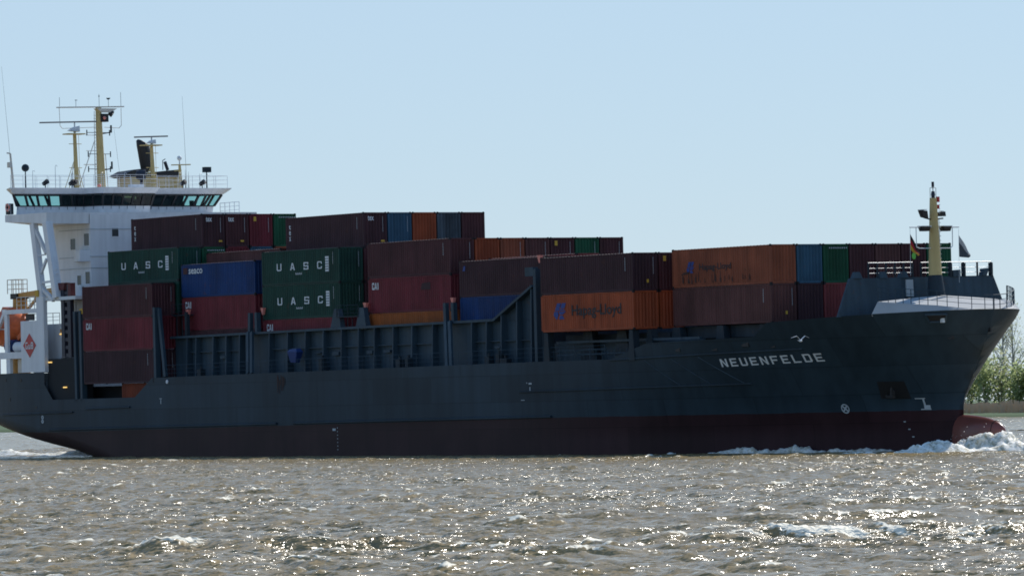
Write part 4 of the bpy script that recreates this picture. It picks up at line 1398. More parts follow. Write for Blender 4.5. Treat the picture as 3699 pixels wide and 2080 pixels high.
def deco(kind, root, col):
    """painted lettering and stickers of one container"""
    sm, fmap = side_map(), front_map()
    if kind == 'uasc':
        mb = MB()
        block_text(mb, sm, 'UASC', .197 * CL, CH - 1.70, .062 * CL, .62, .1745 * CL, .22)
        mb.build('lettering', M['letter'], root)
        mb = MB()
        for k in range(7):
            x = .44 * CL + k * .15
            mb.add([sm(x, .80), sm(x + .11, .80), sm(x + .11, .97 - .04 * (k % 2)), sm(x, .97 - .04 * (k % 2))], [(0, 1, 2, 3)])
        mb.build('small_lettering', M['letter_dim'], root)
        mb = MB()
        zz = CH - 1.96
        for k in range(6):     # upright panel of characters
            mb.add([sm(x, z) for x, z in ((.824 * CL, zz + k * .22), (.864 * CL, zz + k * .22), (.864 * CL, zz + k * .22 + .17), (.824 * CL, zz + k * .22 + .17))], [(0, 1, 2, 3)])
        mb.add([sm(x, z) for x, z in ((.866 * CL, zz), (.870 * CL, zz), (.870 * CL, zz + 1.27), (.866 * CL, zz + 1.27))], [(0, 1, 2, 3)])
        mb.build('character_panel', M['letter'], root)
        markings(root)
    elif kind in ('cai', 'cai_patch'):
        mb = MB()
        for ch, x0, w in (('C', .0, .34), ('A', .37, .38), ('I', .74, .3)):
            block_text(mb, lambda x, z: sm(.05 * CL + x, CH - .95 + z), ch, x0, 0, w, .58, 0, .28)
        mb.build('lettering', M['letter'], root)
        if kind == 'cai_patch':
            MB().add([sm(x, z) for x, z in ((.64 * CL, CH - 1.15), (.76 * CL, CH - 1.15), (.76 * CL, CH - .55), (.66 * CL, CH - .6))], [(0, 1, 2, 3)]).build('repaint_patch', CC['dark_maroon'], root)
    elif kind == 'seaco':
        mb = MB(); font_text(mb, sm, 'seaco', .105 * CL, CH - .85, .19 * CL, .45)
        mb.build('lettering', M['letter'], root)
        MB().add([sm(x, z) for x, z in ((.03 * CL, CH - .85), (.09 * CL, CH - .85), (.09 * CL, CH - .3), (.03 * CL, CH - .3))], [(0, 1, 2, 3)]).build('name_patch', CC['maroon'], root)
    elif kind in ('hapag', 'hapag_small'):
        big = kind == 'hapag'
        x0, x1, zc, h = (.137, .275, 1.62, 1.25) if big else (.15, .23, 1.72, .85)
        mb = MB()
        lx = lambda a: (x0 + (x1 - x0) * a) * CL
        lz = lambda b: CH - zc - h * .5 + h * b + (.32 if big else .32)
        for poly in ([(.3, 1), (.62, 1), (.42, .52), (.1, .52)], [(.68, 1), (1, 1), (.86, .66), (.54, .66)],
                     [(.06, .48), (.34, .48), (.40, .3), (.3, 0), (.2, 0), (0, .26)], [(.40, .48), (1, .48), (.72, .28), (.5, .28)], [(.5, .24), (.7, .24), (.86, 0), (.42, 0)], [(.48, .62), (.82, .62), (.95, .52), (.46, .52)]):
            pts = [sm(lx(a), lz(b)) for a, b in poly]
            mb.add(pts, [tuple(range(len(pts)))])
        mb.build('logo', M['letter_blue'], root)
        mb = MB()
        if big: font_text(mb, sm, 'Hapag-Lloyd', .335 * CL, CH - 1.95, .535 * CL, 1.08)
        else: font_text(mb, sm, 'Hapag-Lloyd', .28 * CL, CH - 1.78, .325 * CL, .62)
        mb.build('lettering', M['letter_dark'], root)
        if not big:
            mb = MB()
            for i in range(34):
                x = random.choice((1.2, 2.4, 3.9, 5.0, 6.5, 8.6)) + random.random() * 1.1
                l = .15 + random.random() * .75 * (1 if x < 6 else .4)
                zz = .2 + random.random() * .25
                yy = -.013 - i * .0004
                mb.add([(x, yy, zz), (x + .05 + random.random() * .06, yy, zz), (x + .06, yy, zz + l), (x + .01, yy, zz + l)], [(0, 1, 2, 3)])
            mb.add([(1.1, -.03, .95), (2.1, -.03, 1.02), (2.2, -.03, 1.18), (1.5, -.03, 1.14)], [(0, 1, 2, 3)])
            mb.build('rust_stain', M['stain'], root)
    elif kind == 'tex':
        mb = MB(); font_text(mb, fmap, 'tex', .45, CH - .68, .62, .42)
        mb.build('lettering', M['letter'], root)
        mb = MB()
        for i, ch in enumerate('tex'):
            font_text(mb, sm, ch, .55, CH - 1.0 - i * .5, .3, .38)
        mb.build('lettering', M['letter'], root)
        markings(root); sticker(root, 1.75, .42)
    elif kind == 'tex_front':
        mb = MB(); font_text(mb, fmap, 'tex', .25, CH - .68, .62, .42)
        mb.build('lettering', M['letter'], root)
        markings(root, side=False); sticker(root, 1.5, .42)
    elif kind == 'green_strip':
        mb = MB()
        for k in range(9):
            x = .55 + k * .2
            mb.add([fmap(x, CH - .34), fmap(x + .12, CH - .34), fmap(x + .12, CH - .24), fmap(x, CH - .24)], [(0, 1, 2, 3)])
        mb.build('lettering', M['letter_dim'], root)
    elif kind == 'mark':
        markings(root, side=False); sticker(root, .4, CH - .65, .28, .4)
    elif kind == 'mark_low':
        markings(root); sticker(root, 1.3, .62, .2, .25)
    elif kind == 'plain_marks':
        markings(root)
    elif kind == 'dot':
        mb = MB()
        pts = [fmap(1.2 + .2 * math.cos(2 * math.pi * k / 14), 1.95 + .26 * math.sin(2 * math.pi * k / 14)) for k in range(14)]
        mb.add(pts, [tuple(range(14))])
        mb.build('round_sticker', M['dot'], root)
    elif kind == 'logo_faint':
        MB().add([sm(x, z) for x, z in ((.5, CH - .8), (.85, CH - .8), (.9, CH - .4), (.65, CH - .4))], [(0, 1, 2, 3)]).build('logo', M['letter_blue'], root)


def markings(root, side=True):
    """columns of small white identification marks"""
    fmap, sm = front_map(), side_map()
    mb = MB()
    for k in range(10):
        z = CH - .45 - k * .13
        mb.add([fmap(1.93, z), fmap(1.97, z), fmap(1.97, z + .1), fmap(1.93, z + .1)], [(0, 1, 2, 3)])
    mb.build('identification_marking', M['letter_dim'], root)
    if side:
        mb = MB()
        for k in range(8):
            z = CH - .45 - k * .13
            mb.add([sm(CL - 1.0, z), sm(CL - .93, z), sm(CL - .93, z + .09), sm(CL - 1.0, z + .09)], [(0, 1, 2, 3)])
        mb.build('identification_marking', M['letter_dim'], root)


def sticker(root, y, z, w=.36, h=.16):
    fmap = front_map()
    MB().add([fmap(y, z), fmap(y + w, z), fmap(y + w, z + h), fmap(y, z + h)], [(0, 1, 2, 3)]).build('sticker', M['sticker'], root)


def container(x, row, top, col, label, kind=None, twenty=False):
    y = -11.25 + (row - 1) * PITCH
    o = aboard(empty('shipping_container', (x, y, top - CH)))
    tag(o, label, 'container', 'shipping containers stacked on the deck')
    bm_, fm_, rm_ = C20 if twenty else C40
    for nm, me in (('body', bm_), ('frame', fm_)):
        c = link(nm, me, o)
        c.material_slots[0].link = 'OBJECT'
        c.material_slots[0].material = CC[col]
    link('roof', rm_, o)
    if kind: deco(kind, o, col)
    return o


B1, B2, B3, B4, B5, B6, B7 = 0.0, 12.68, 26.04, 42.57, 56.02, 70.92, 84.78
# bay against the bridge
container(-.41, 1, 15.24, 'maroon', 'dark maroon container topping the outer stack in front of the white bridge', 'plain_marks')
container(-.41, 1, 12.33, 'red', 'red container with small white corner letters beside the tall grey posts by the bridge', 'cai')
container(-.41, 1, 9.42, 'dark_maroon', 'dark maroon container under the red one beside the grey posts by the bridge', 'plain_marks')
container(5.72, 1.12, 6.50, 'dim_orange', 'short dim orange container down in the cut-out of the hull side', None, True)
container(B1, 2, 18.36, 'green', 'green container with widely spaced white capitals nearest the white bridge', 'uasc')
container(B1, 3, 21.27, 'dark_maroon', 'long dark maroon container topmost against the bridge, small white lettering on both faces', 'tex')
container(B1, 3, 18.36, 'leaf_green', 'green container end under the topmost long dark maroon container by the bridge', 'green_strip')
container(B1, 4, 21.27, 'maroon', 'maroon container end with small white lettering, second of the top tier by the bridge', 'tex_front')
container(B1, 4, 18.36, 'red', 'dull red container end under the second container of the bridge-side top tier')
container(B1, 5, 21.27, 'red', 'red container end without lettering in the top tier by the bridge, beside the green end', 'mark')
container(B1, 5, 18.36, 'steel_blue', 'dark blue container end with white lettering strip under the red end by the bridge', 'green_strip')
container(B1, 6, 21.27, 'leaf_green', 'green container end closing the top tier in front of the bridge', 'green_strip')
container(B1, 6, 18.36, 'dull_orange', 'orange-brown container end under the green end of the bridge-side top tier')
container(B1, 2, 15.46, 'green', 'green container end high in the dark gap left of the blue lettered container')
container(B1, 2, 12.56, 'maroon', 'maroon container end low in the dark gap left of the blue lettered container')
# second bay
container(B2, 2, 16.77, 'blue', 'bright blue container with white lettering in its upper left corner', 'seaco')
container(B2, 2, 13.86, 'red', 'red container with white corner letters directly under the blue lettered container', 'cai')
container(B2, 2, 10.95, 'maroon', 'maroon container mostly hidden by the coaming, lowest under the blue lettered one')
container(12.9, 3, 17.77, 'brown', 'brown container with sunlit top edge behind the blue lettered container', 'plain_marks')
# third bay
container(B3, 2, 17.41, 'green', 'upper of the two stacked green containers with white capitals amidships', 'uasc')
container(B3, 2, 14.50, 'green', 'lower of the two stacked green containers with white capitals amidships', 'uasc')
container(B3, 2, 11.59, 'red', 'red container with white corner letters half hidden by the coaming under the green pair', 'cai')
container(B3, 3, 20.32, 'dark_maroon', 'long dark maroon container on top of the stacked green pair amidships', 'tex')
container(B3, 4, 20.32, 'steel_blue', 'steel blue container end in the highest tier amidships, beside a dark maroon one', 'plain_marks')
container(B3, 5, 20.32, 'orange', 'orange container end in the highest tier amidships between blue and grey ends')
container(B3, 6, 20.32, 'grey', 'weathered grey container end in the highest tier amidships')
container(B3, 7, 20.32, 'maroon', 'maroon container end closing the highest tier amidships')
# fourth bay
container(B4, 2, 17.54, 'maroon', 'dark maroon container above a red one, just right of the stacked green pair', 'mark_low')
container(B4, 2, 14.63, 'red', 'red container with a dark repaint patch between a dark maroon and an amber one', 'cai_patch')
container(B4, 2, 11.72, 'amber', 'amber container half hidden by the coaming under the red one with dark patch')
container(B4, 3, 17.54, 'orange', 'orange container end nearest the viewer in the middle row of six ends')
container(B4, 4, 17.54, 'dull_orange', 'orange-brown container end second in the middle row of six ends', 'plain_marks')
container(B4, 5, 17.54, 'brown', 'plain brown maroon container end third in the middle row of six ends', 'plain_marks')
container(B4, 6, 17.54, 'maroon', 'maroon container end with yellow mark left of the green end amidships', 'mark')
container(B4, 7, 17.54, 'leaf_green', 'green container end between two maroon ends amidships', 'plain_marks')
container(B4, 8, 17.54, 'maroon', 'maroon container end closing the middle row, right of the green end', 'plain_marks')
container(B3, 3, 14.50, 'dark_maroon', 'dark container end deep in the narrow gap right of the stacked green pair')
container(B3, 3, 11.59, 'dark_maroon', 'dark container end behind the lashing brackets, lowest in the gap right of the green pair')
container(B3, 3, 17.41, 'maroon', 'maroon container end just behind the upper container of the stacked green pair')
# fifth bay
container(B5, 2, 15.60, 'dark_maroon', 'dark maroon container above the blue one behind the slanted gusset plate', 'logo_faint')
container(B5, 2, 12.69, 'blue', 'plain blue container partly hidden by the slanted grey gusset plate')
container(B5 + .6, 3, 15.80, 'bright_red', 'red container whose sunlit roof edge shows behind the dark maroon one by the gusset')
# sixth bay
container(B6, 1, 15.38, 'dark_maroon', 'dark maroon container lying on the orange container with large dark lettering', 'mark_low')
container(B6, 1, 12.47, 'orange', 'orange container with large dark lettering and blue logo overhanging the side deck', 'hapag')
container(B6, 2, 15.38, 'maroon', 'dark maroon container end with yellow mark left of the rust-streaked orange container', 'mark')
container(B6, 2, 12.47, 'orange', 'orange container end beside the large lettered orange container')
# seventh bay, by the foredeck
container(B7, 2, 15.49, 'dull_orange', 'rust-streaked orange container with small dark lettering on the forward top tier', 'hapag_small')
container(B7, 2, 12.58, 'brown', 'long maroon container under the rust-streaked orange one near the ship name', 'mark_low')
container(B7, 3, 15.49, 'steel_blue', 'blue container end in the forward top tier')
container(B7, 3, 12.58, 'dark_maroon', 'dark maroon container end under the blue end of the forward stacks')
container(B7, 4, 15.49, 'leaf_green', 'green container end beside the blue end in the forward top tier', 'green_strip')
container(B7, 4, 12.58, 'bright_red', 'red container end under the green end beside the breakwater')
container(B7, 5, 15.49, 'maroon', 'maroon container end right of the green end in the forward top tier')
container(B7, 6, 15.49, 'brown', 'middle maroon container end of three above the breakwater')
container(B7, 7, 15.49, 'maroon', 'maroon container end with a bright green dot behind the flag', 'dot')
container(B7, 8, 15.49, 'leaf_green', 'green container end behind the yellow foremast')

# ---------------------------------------------------------------- gulls
def gull(name_label, loc, yaw, flap, s=1.0):
    o = empty('gull', loc)
    o.rotation_euler = (0, .1, yaw)
    o.scale = (s, s, s)
    tag(o, name_label, 'gull')
    P = []
    for i in range(11):
        t = i / 10
        r = .085 * math.sin(math.pi * min(1, .04 + t * .93)) ** .7
        P.append([(-.27 + .56 * t, r * math.cos(2 * math.pi * j / 10), r * .95 * math.sin(2 * math.pi * j / 10) + .03 * t) for j in range(11)])
    mb = MB().grid(P, 0, True, True)
    for sd in (-1, 1):
        pts = [(0, .05), (.28, .30 * flap), (.62, .18 * flap)]
        for (y0, z0), (y1, z1), c0, c1, sw in ((pts[0], pts[1], .17, .14, .03), (pts[1], pts[2], .14, .03, -.16)):
            x0 = .08
            a = [(x0, sd * y0, z0), (x0 - c0, sd * y0, z0), (x0 + sw - c1, sd * y1, z1), (x0 + sw, sd * y1, z1)] if y0 == 0 else \
                [(x0 + .03, sd * y0, z0), (x0 + .03 - c0, sd * y0, z0), (x0 + sw - c1, sd * y1, z1), (x0 + sw, sd * y1, z1)]
            mb.hexa(a, [(p[0], p[1], p[2] + .015) for p in a])
    mb.hexa([(-.26, -.05, .0), (-.26, .05, .0), (-.40, .08, .0), (-.40, -.08, .0)], [(-.26, -.05, .02), (-.26, .05, .02), (-.40, .08, .012), (-.40, -.08, .012)])
    mb.build('gull_body', M['white'], o)
    return o

gl_pt = HEEL @ Vector((107.0, -14.0, 8.2))
gull('white gull flying past the dark bow above the ship name', gl_pt, math.radians(-20), 1.1, 1.1)

for o in ON_SHIP:
    o.matrix_world = HEEL @ Matrix.Translation(o.location)

# ---------------------------------------------------------------- water
def fft_tile(size, n, seed, wind, peak, sigma_h, spread=4, lmin=.35):
    rng = np.random.default_rng(seed)
    k1 = 2 * np.pi * np.fft.fftfreq(n, size / n)
    kx, ky = np.meshgrid(k1, k1, indexing='ij')
    k = np.hypot(kx, ky); k[0, 0] = 1e-6
    kp = 2 * np.pi / peak
    w = (kx * wind[0] + ky * wind[1]) / k
    D = np.abs(w) ** spread * np.where(w > 0, 1, .15) + .03
    Sp = k ** -3.4 * np.exp(-.9 * (kp / k) ** 2) * D * np.exp(-(k * lmin / (2 * np.pi)) ** 2)
    Sp[0, 0] = 0
    a = np.sqrt(Sp) * (rng.normal(size=k.shape) + 1j * rng.normal(size=k.shape))
    h = np.fft.ifft2(a)
    sc = sigma_h / np.real(h).std()
    a = a * sc
    f = lambda q: np.real(np.fft.ifft2(q))
    hx, hy = f(-1j * kx / k * a), f(-1j * ky / k * a)
    # horizontal displacement and its Jacobian
    jxx, jyy, jxy = f(kx * kx / k * a), f(ky * ky / k * a), f(kx * ky / k * a)
    return f(a), hx, hy, jxx, jyy, jxy


def sample(T, size, x, y):
    n = T[0].shape[0]
    u, v = (x / size * n) % n, (y / size * n) % n
    i0, j0 = np.floor(u).astype(int) % n, np.floor(v).astype(int) % n
    a, b = u - np.floor(u), v - np.floor(v)
    i1, j1 = (i0 + 1) % n, (j0 + 1) % n
    return [t[i0, j0] * (1 - a) * (1 - b) + t[i1, j0] * a * (1 - b) + t[i0, j1] * (1 - a) * b + t[i1, j1] * a * b for t in T]


WD = -(DV * .95 + RV * .31)
T1 = fft_tile(88.0, 1024, 3, WD, 4.0, .066, 6)
T2 = fft_tile(37.0, 512, 5, WD, 1.4, .022, 3)
cx0, cy0 = CAMW.x, CAMW.y


def waves(x, y, choppy=.7):
    a = sample(T1, 88.0, x, y)
    b = sample(T2, 37.0, x * .966 - y * .259, x * .259 + y * .966)
    # gusts: slow variation of the wave energy over the river
    g = 1 + .28 * np.sin(x * .11 + y * .05 + 1) * np.sin(x * .03 - y * .09) + .15 * np.sin(y * .21 - x * .17)
    bx, by = b[1] * .966 + b[2] * .259, -b[1] * .259 + b[2] * .966
    h = a[0] * g + b[0]
    dx, dy = (a[1] * g + bx) * choppy, (a[2] * g + by) * choppy
    J = (1 - choppy * (a[3] * g + b[3] * .7)) * (1 - choppy * (a[4] * g + b[4] * .7)) - (choppy * (a[5] * g + b[5] * .7)) ** 2
    return h, dx, dy, J


def water_mesh(name, dists, cols, half, br=()):
    nd, nc = len(dists), cols
    t = np.linspace(-1, 1, nc)
    D, T = np.meshgrid(dists, t, indexing='ij')
    Lt = T * half(D)
    x = cx0 + DV[0] * D + RV[0] * Lt
    y = cy0 + DV[1] * D + RV[1] * Lt
    h, dx, dy, J = waves(x, y)
    foam = np.clip((.70 - J) / .40, 0, 1) * np.clip((h - .02) / .10, 0, 1)
    lfn = .5 + .5 * np.sin(x * .37 + 1.3 * np.sin(y * .21)) * np.sin(y * .43 + np.sin(x * .3))
    foam *= .35 + .65 * lfn
    # steeper breaking crests where they run in the foreground
    for bd, bl, ln, hh, wd, fo in br:
        s = (D - bd + .30 * np.sin(Lt * .9 + bd) + .14 * np.sin(Lt * 2.3 + 1) + .05 * np.sin(Lt * 5.1))
        e = np.exp(-((Lt - bl) / ln) ** 4) * (.92 + .08 * np.sin(Lt * 1.7 + bd))
        # steep face towards the camera
        prof = np.where(s < 0, np.exp(-(s / (wd * .42)) ** 2), np.exp(-(s / (wd * 1.3)) ** 2))
        h = h * (1 - .6 * e * prof) + hh * e * prof + .05 * e * prof * fo * np.sin(Lt * 9 + s * 5) * np.sin(Lt * 5.3 + 1)
        face = np.exp(-((s + .22 * wd * fo) / (wd * (.16 + .42 * fo))) ** 2)
        rag = .62 + .38 * np.sin(Lt * 3.1 + s * 4) * np.sin(Lt * 1.27 + 2)
        foam = np.maximum(foam, face * np.clip(e * 1.3, 0, 1) * rag * (.62 + .5 * fo))
    fade = np.clip(1 - (D - 560) / 900, .25, 1)
    # lee of the hull: the water under the ship's side is calmer
    lee = np.exp(-(np.clip(-11.25 - y, 0, 400) / 14) ** 2) * np.clip((x + 25) / 20, 0, 1) * np.clip((112 - x) / 10, 0, 1)
    fade = fade * (1 - .65 * lee)
    foam = foam * (1 - .8 * lee)
    foam = np.clip(foam, 0, 1.2)
    h = h + np.where(D < 330, np.clip(foam, 0, 1) * RNG.random(h.shape) * .11, 0)
    v = np.stack([x + dx * fade, y + dy * fade, h * fade], -1).reshape(-1, 3)
    idx = np.arange(nd * nc).reshape(nd, nc)
    q = np.stack([idx[:-1, :-1], idx[:-1, 1:], idx[1:, 1:], idx[1:, :-1]], -1).reshape(-1, 4)
    me = bpy.data.meshes.new(name)
    me.vertices.add(len(v)); me.vertices.foreach_set('co', v.astype(np.float32).ravel())
    me.loops.add(q.size); me.loops.foreach_set('vertex_index', q.astype(np.int32).ravel())
    me.polygons.add(len(q)); me.polygons.foreach_set('loop_start', np.arange(0, q.size, 4, dtype=np.int32))
    me.polygons.foreach_set('use_smooth', np.ones(len(q), bool))
    me.update(calc_edges=True)
    at = me.attributes.new('foam', 'FLOAT', 'POINT')
    at.data.foreach_set('value', foam.astype(np.float32).ravel())
    return me


def water_material():
    mt, t, p = principled('river_water')
    N, L = t.nodes.new, t.links.new
    tc = N('ShaderNodeTexCoord')
    p.inputs['Base Color'].default_value = (.105, .085, .035, 1)
    p.inputs['Roughness'].default_value = .09
    p.inputs['IOR'].default_value = 1.333
    p.inputs['Specular IOR Level'].default_value = .4
    big = N('ShaderNodeTexNoise'); big.inputs['Scale'].default_value = .05; big.inputs['Detail'].default_value = 3
    L(tc.outputs['Object'], big.inputs['Vector'])
    cr = N('ShaderNodeMix'); cr.data_type = 'RGBA'
    cr.inputs[6].default_value = (.25, .185, .088, 1); cr.inputs[7].default_value = (.33, .248, .118, 1)
    L(big.outputs[0], cr.inputs['Factor'])
    # ripples: slopes too short-crested to mesh, added straight to the normal
    geo = N('ShaderNodeNewGeometry')
    acc = geo.outputs['Normal']
    # wind patches: stretches of rougher and of slicker water
    mpg = N('ShaderNodeMapping'); mpg.vector_type = 'TEXTURE'; mpg.inputs['Rotation'].default_value = (0, 0, math.atan2(RV[1], RV[0]))
    mpg.inputs['Scale'].default_value = (9, 30, 9); L(tc.outputs['Object'], mpg.inputs['Vector'])
    ng = N('ShaderNodeTexNoise'); ng.inputs['Scale'].default_value = 1.0; ng.inputs['Detail'].default_value = 3; L(mpg.outputs[0], ng.inputs['Vector'])
    gust = N('ShaderNodeMapRange'); gust.inputs[1].default_value = .36; gust.inputs[2].default_value = .62; gust.inputs[3].default_value = .5; gust.inputs[4].default_value = 1.2
    L(ng.outputs[0], gust.inputs[0])
    for sc_, amp, dist_ in ((1.0, .42, .8), (2.8, .85, .5), (7.0, 1.15, .3), (17, 1.15, 0)):
        mpn = N('ShaderNodeMapping'); mpn.inputs['Rotation'].default_value = (0, 0, math.atan2(RV[1], RV[0]))
        mpn.vector_type = 'TEXTURE'
        mpn.inputs['Scale'].default_value = (2.2, 1.0, 1.0)
        L(tc.outputs['Object'], mpn.inputs['Vector'])
        n1 = N('ShaderNodeTexNoise'); n1.inputs['Scale'].default_value = sc_; n1.inputs['Detail'].default_value = 2; n1.inputs['Roughness'].default_value = .6
        n1.inputs['Distortion'].default_value = dist_
        L(mpn.outputs[0], n1.inputs['Vector'])
        ctr = N('ShaderNodeVectorMath'); ctr.operation = 'SUBTRACT'; L(n1.outputs['Color'], ctr.inputs[0]); ctr.inputs[1].default_value = (.5, .5, .5)
        flat = N('ShaderNodeVectorMath'); flat.operation = 'MULTIPLY'; L(ctr.outputs[0], flat.inputs[0]); flat.inputs[1].default_value = (amp * 2, amp * 2, 0)
        gs = N('ShaderNodeVectorMath'); gs.operation = 'SCALE'; L(flat.outputs[0], gs.inputs[0]); L(gust.outputs[0], gs.inputs['Scale'])
        ad = N('ShaderNodeVectorMath'); ad.operation = 'ADD'; L(acc, ad.inputs[0]); L(gs.outputs[0], ad.inputs[1])
        acc = ad.outputs[0]
    nrm = N('ShaderNodeVectorMath'); nrm.operation = 'NORMALIZE'; L(acc, nrm.inputs[0])
    L(nrm.outputs[0], p.inputs['Normal'])
    # foam on the breaking crests
    at = N('ShaderNodeAttribute'); at.attribute_name = 'foam'
    n2 = N('ShaderNodeTexNoise'); n2.inputs['Scale'].default_value = 5.0; n2.inputs['Detail'].default_value = 8; n2.inputs['Roughness'].default_value = .75
    L(mpn.outputs[0], n2.inputs['Vector'])
    sm = N('ShaderNodeMath'); sm.operation = 'ADD'; L(at.outputs['Fac'], sm.inputs[0])
    sb = N('ShaderNodeMath'); sb.operation = 'SUBTRACT'; L(n2.outputs[0], sb.inputs[0]); sb.inputs[1].default_value = .5
    m2 = N('ShaderNodeMath'); m2.operation = 'MULTIPLY'; L(sb.outputs[0], m2.inputs[0]); m2.inputs[1].default_value = 2.2
    L(m2.outputs[0], sm.inputs[1])
    rg = N('ShaderNodeMapRange'); rg.inputs[1].default_value = .45; rg.inputs[2].default_value = .65; L(sm.outputs[0], rg.inputs[0])
    fc = N('ShaderNodeMix'); fc.data_type = 'RGBA'; L(rg.outputs[0], fc.inputs['Factor']); L(cr.outputs[2], fc.inputs[6]); fc.inputs[7].default_value = (.88, .83, .68, 1)
    L(fc.outputs[2], p.inputs['Base Color'])
    rr_ = N('ShaderNodeMapRange'); rr_.inputs[3].default_value = .19; rr_.inputs[4].default_value = .75; L(rg.outputs[0], rr_.inputs[0])
    L(rr_.outputs[0], p.inputs['Roughness'])
    return mt


M['water'] = water_material()
d = [85.0]
while d[-1] < 560: d.append(d[-1] * 1.0012 + .03)
BREAK = [  # distance, metres right of the axis, half length, height, width, how much of the face is foam
    (139.5, 5.0, 1.9, .34, 1.3, .40), (140.5, 8.6, 3.0, .46, 1.4, .85), (141.5, 14.2, 2.3, .38, 1.3, .7), (139.0, -6.0, 3.2, .46, 1.5, .12), (138.9, -9.4, .8, .36, 1.1, .7),
    (140.0, -1.5, 1.8, .26, 1.0, .12), (146.5, 10.5, 4.6, .34, 1.4, .10), (149.0, 4.5, 3.0, .30, 1.4, .08), (147.5, 6.2, 1.2, .3, 1.0, .45), (146.5, -13.2, 2.2, .22, 1.1, .3), (151.0, 1.0, 2.5, .22, 1.2, .08),
    (163.0, 11.5, 3.0, .32, 1.3, .30), (165.0, 15.5, 2.6, .30, 1.3, .15), (162.5, 7.0, 2.2, .28, 1.2, .08), (158.0, -3.0, 2.6, .22, 1.2, .1), (172.0, 3.0, 3.0, .22, 1.2, .12), (176, -10, 3.2, .22, 1.2, .1), (186, 14, 3.5, .28, 1.3, .3),
    (204, 2, 3.0, .24, 1.3, .15), (131, 1.0, 2.2, .26, 1.1, .3), (128, -6, 2.0, .26, 1.0, .3), (133, 10.5, 2.6, .28, 1.1, .15), (226, 12, 4, .24, 1.5, .3), (215, -12, 3.4, .22, 1.4, .15), (262, 8, 4.5, .24, 1.6, .25), (300, 18, 5, .24, 1.6, .3),
]
wa = link('water', water_mesh('water', np.array(d), 820, lambda D: 22 + .125 * D, BREAK))
wa.data.materials.append(M['water'])
tag(wa, kind='structure')
# the river beyond, out to the far bank and to either side
d2 = list(np.arange(558, 1500, 3.0))
wb = link('river', water_mesh('river', np.array(d2), 260, lambda D: 22 + .125 * D))
wb.data.materials.append(M['water'])
tag(wb, kind='structure')
mb = MB()
mb.add([(-9000, -9000, -.75), (9000, -9000, -.75), (9000, 9000, -.75), (-9000, 9000, -.75)], [(0, 1, 2, 3)])
o = mb.build('river_plain', M['water'])
tag(o, kind='structure')


def wpt(dist, lat, z=0.0):
    return Vector((cx0 + DV[0] * dist + RV[0] * lat, cy0 + DV[1] * dist + RV[1] * lat, z))


# ---------------------------------------------------------------- bow wave and wake
def foam_material(name, col, trans=False):
    mt, t, p = principled(name)
    N, L = t.nodes.new, t.links.new
    tc = N('ShaderNodeTexCoord')
    n1 = N('ShaderNodeTexNoise'); n1.inputs['Scale'].default_value = 2.2; n1.inputs['Detail'].default_value = 8; n1.inputs['Roughness'].default_value = .7
    L(tc.outputs['Object'], n1.inputs['Vector'])
    r = N('ShaderNodeMapRange'); r.inputs[1].default_value = .36; r.inputs[2].default_value = .56
    L(n1.outputs[0], r.inputs[0])
    mx = N('ShaderNodeMix'); mx.data_type = 'RGBA'; L(r.outputs[0], mx.inputs['Factor'])
    mx.inputs[6].default_value = (.34, .31, .20, 1); mx.inputs[7].default_value = (*col, 1)
    L(mx.outputs[2], p.inputs['Base Color'])
    p.inputs['Roughness'].default_value = .6
    p.inputs['Subsurface Weight'].default_value = 1.0
    p.inputs['Subsurface Radius'].default_value = (1.0, .95, .85)
    p.inputs['Subsurface Scale'].default_value = .45
    bp = N('ShaderNodeBump'); bp.inputs['Strength'].default_value = .9; bp.inputs['Distance'].default_value = .15
    L(n1.outputs[0], bp.inputs['Height']); L(bp.outputs[0], p.inputs['Normal'])
    return mt


M['foam'] = foam_material('foam', (.90, .87, .78))


def vnoise(x, y, seed=0):
    """cheap smooth noise from a few sines"""
    r = np.random.default_rng(seed)
    s = np.zeros_like(x)
    for f in (.6, 1.1, 2.0, 3.7, 6.5, 11):
        for _ in range(3):
            a = r.uniform(0, 2 * np.pi); ph = r.uniform(0, 2 * np.pi)
            s += np.sin((x * np.cos(a) + y * np.sin(a)) * f + ph) / f ** .75
    return s / 3


def foam_sheet(name, x0, x1, y0, y1, step, env, label, cat):
    gx, gy = np.arange(x0, x1, step), np.arange(y0, y1, step)
    X, Y = np.meshgrid(gx, gy, indexing='ij')
    Hh = env(X, Y)
    Hh = Hh + np.clip(Hh + .1, 0, .6) / .6 * (RNG.random(X.shape) - .35) * .20
    P = np.stack([X, Y, Hh], -1)
    # heave the foam forward and sideways so that it does not read as a height field
    P[..., 0] += .25 * vnoise(X * 1.7 + 9, Y * 1.7, 5) * np.clip(Hh, 0, 1)
    P[..., 1] += .25 * vnoise(X * 1.7, Y * 1.7 + 5, 6) * np.clip(Hh, 0, 1)
    vs, fs, mp = [], [], {}
    keep = Hh > -.25
    ni, nj = keep.shape
    for i in range(ni - 1):
        for j in range(nj - 1):
            if keep[i, j] and keep[i + 1, j] and keep[i, j + 1] and keep[i + 1, j + 1]:
                f = []
                for a, b in ((i, j), (i + 1, j), (i + 1, j + 1), (i, j + 1)):
                    if (a, b) not in mp:
                        mp[(a, b)] = len(vs); vs.append(tuple(P[a, b]))
                    f.append(mp[(a, b)])
                fs.append(f)
    mb = MB().add(vs, fs, 0, True)
    o = mb.build(name, M['foam'])
    tag(o, label, cat, kind='stuff')
    o.matrix_world = HEEL.copy()
    return o


hb0 = np.vectorize(lambda x: hb(x, .4))


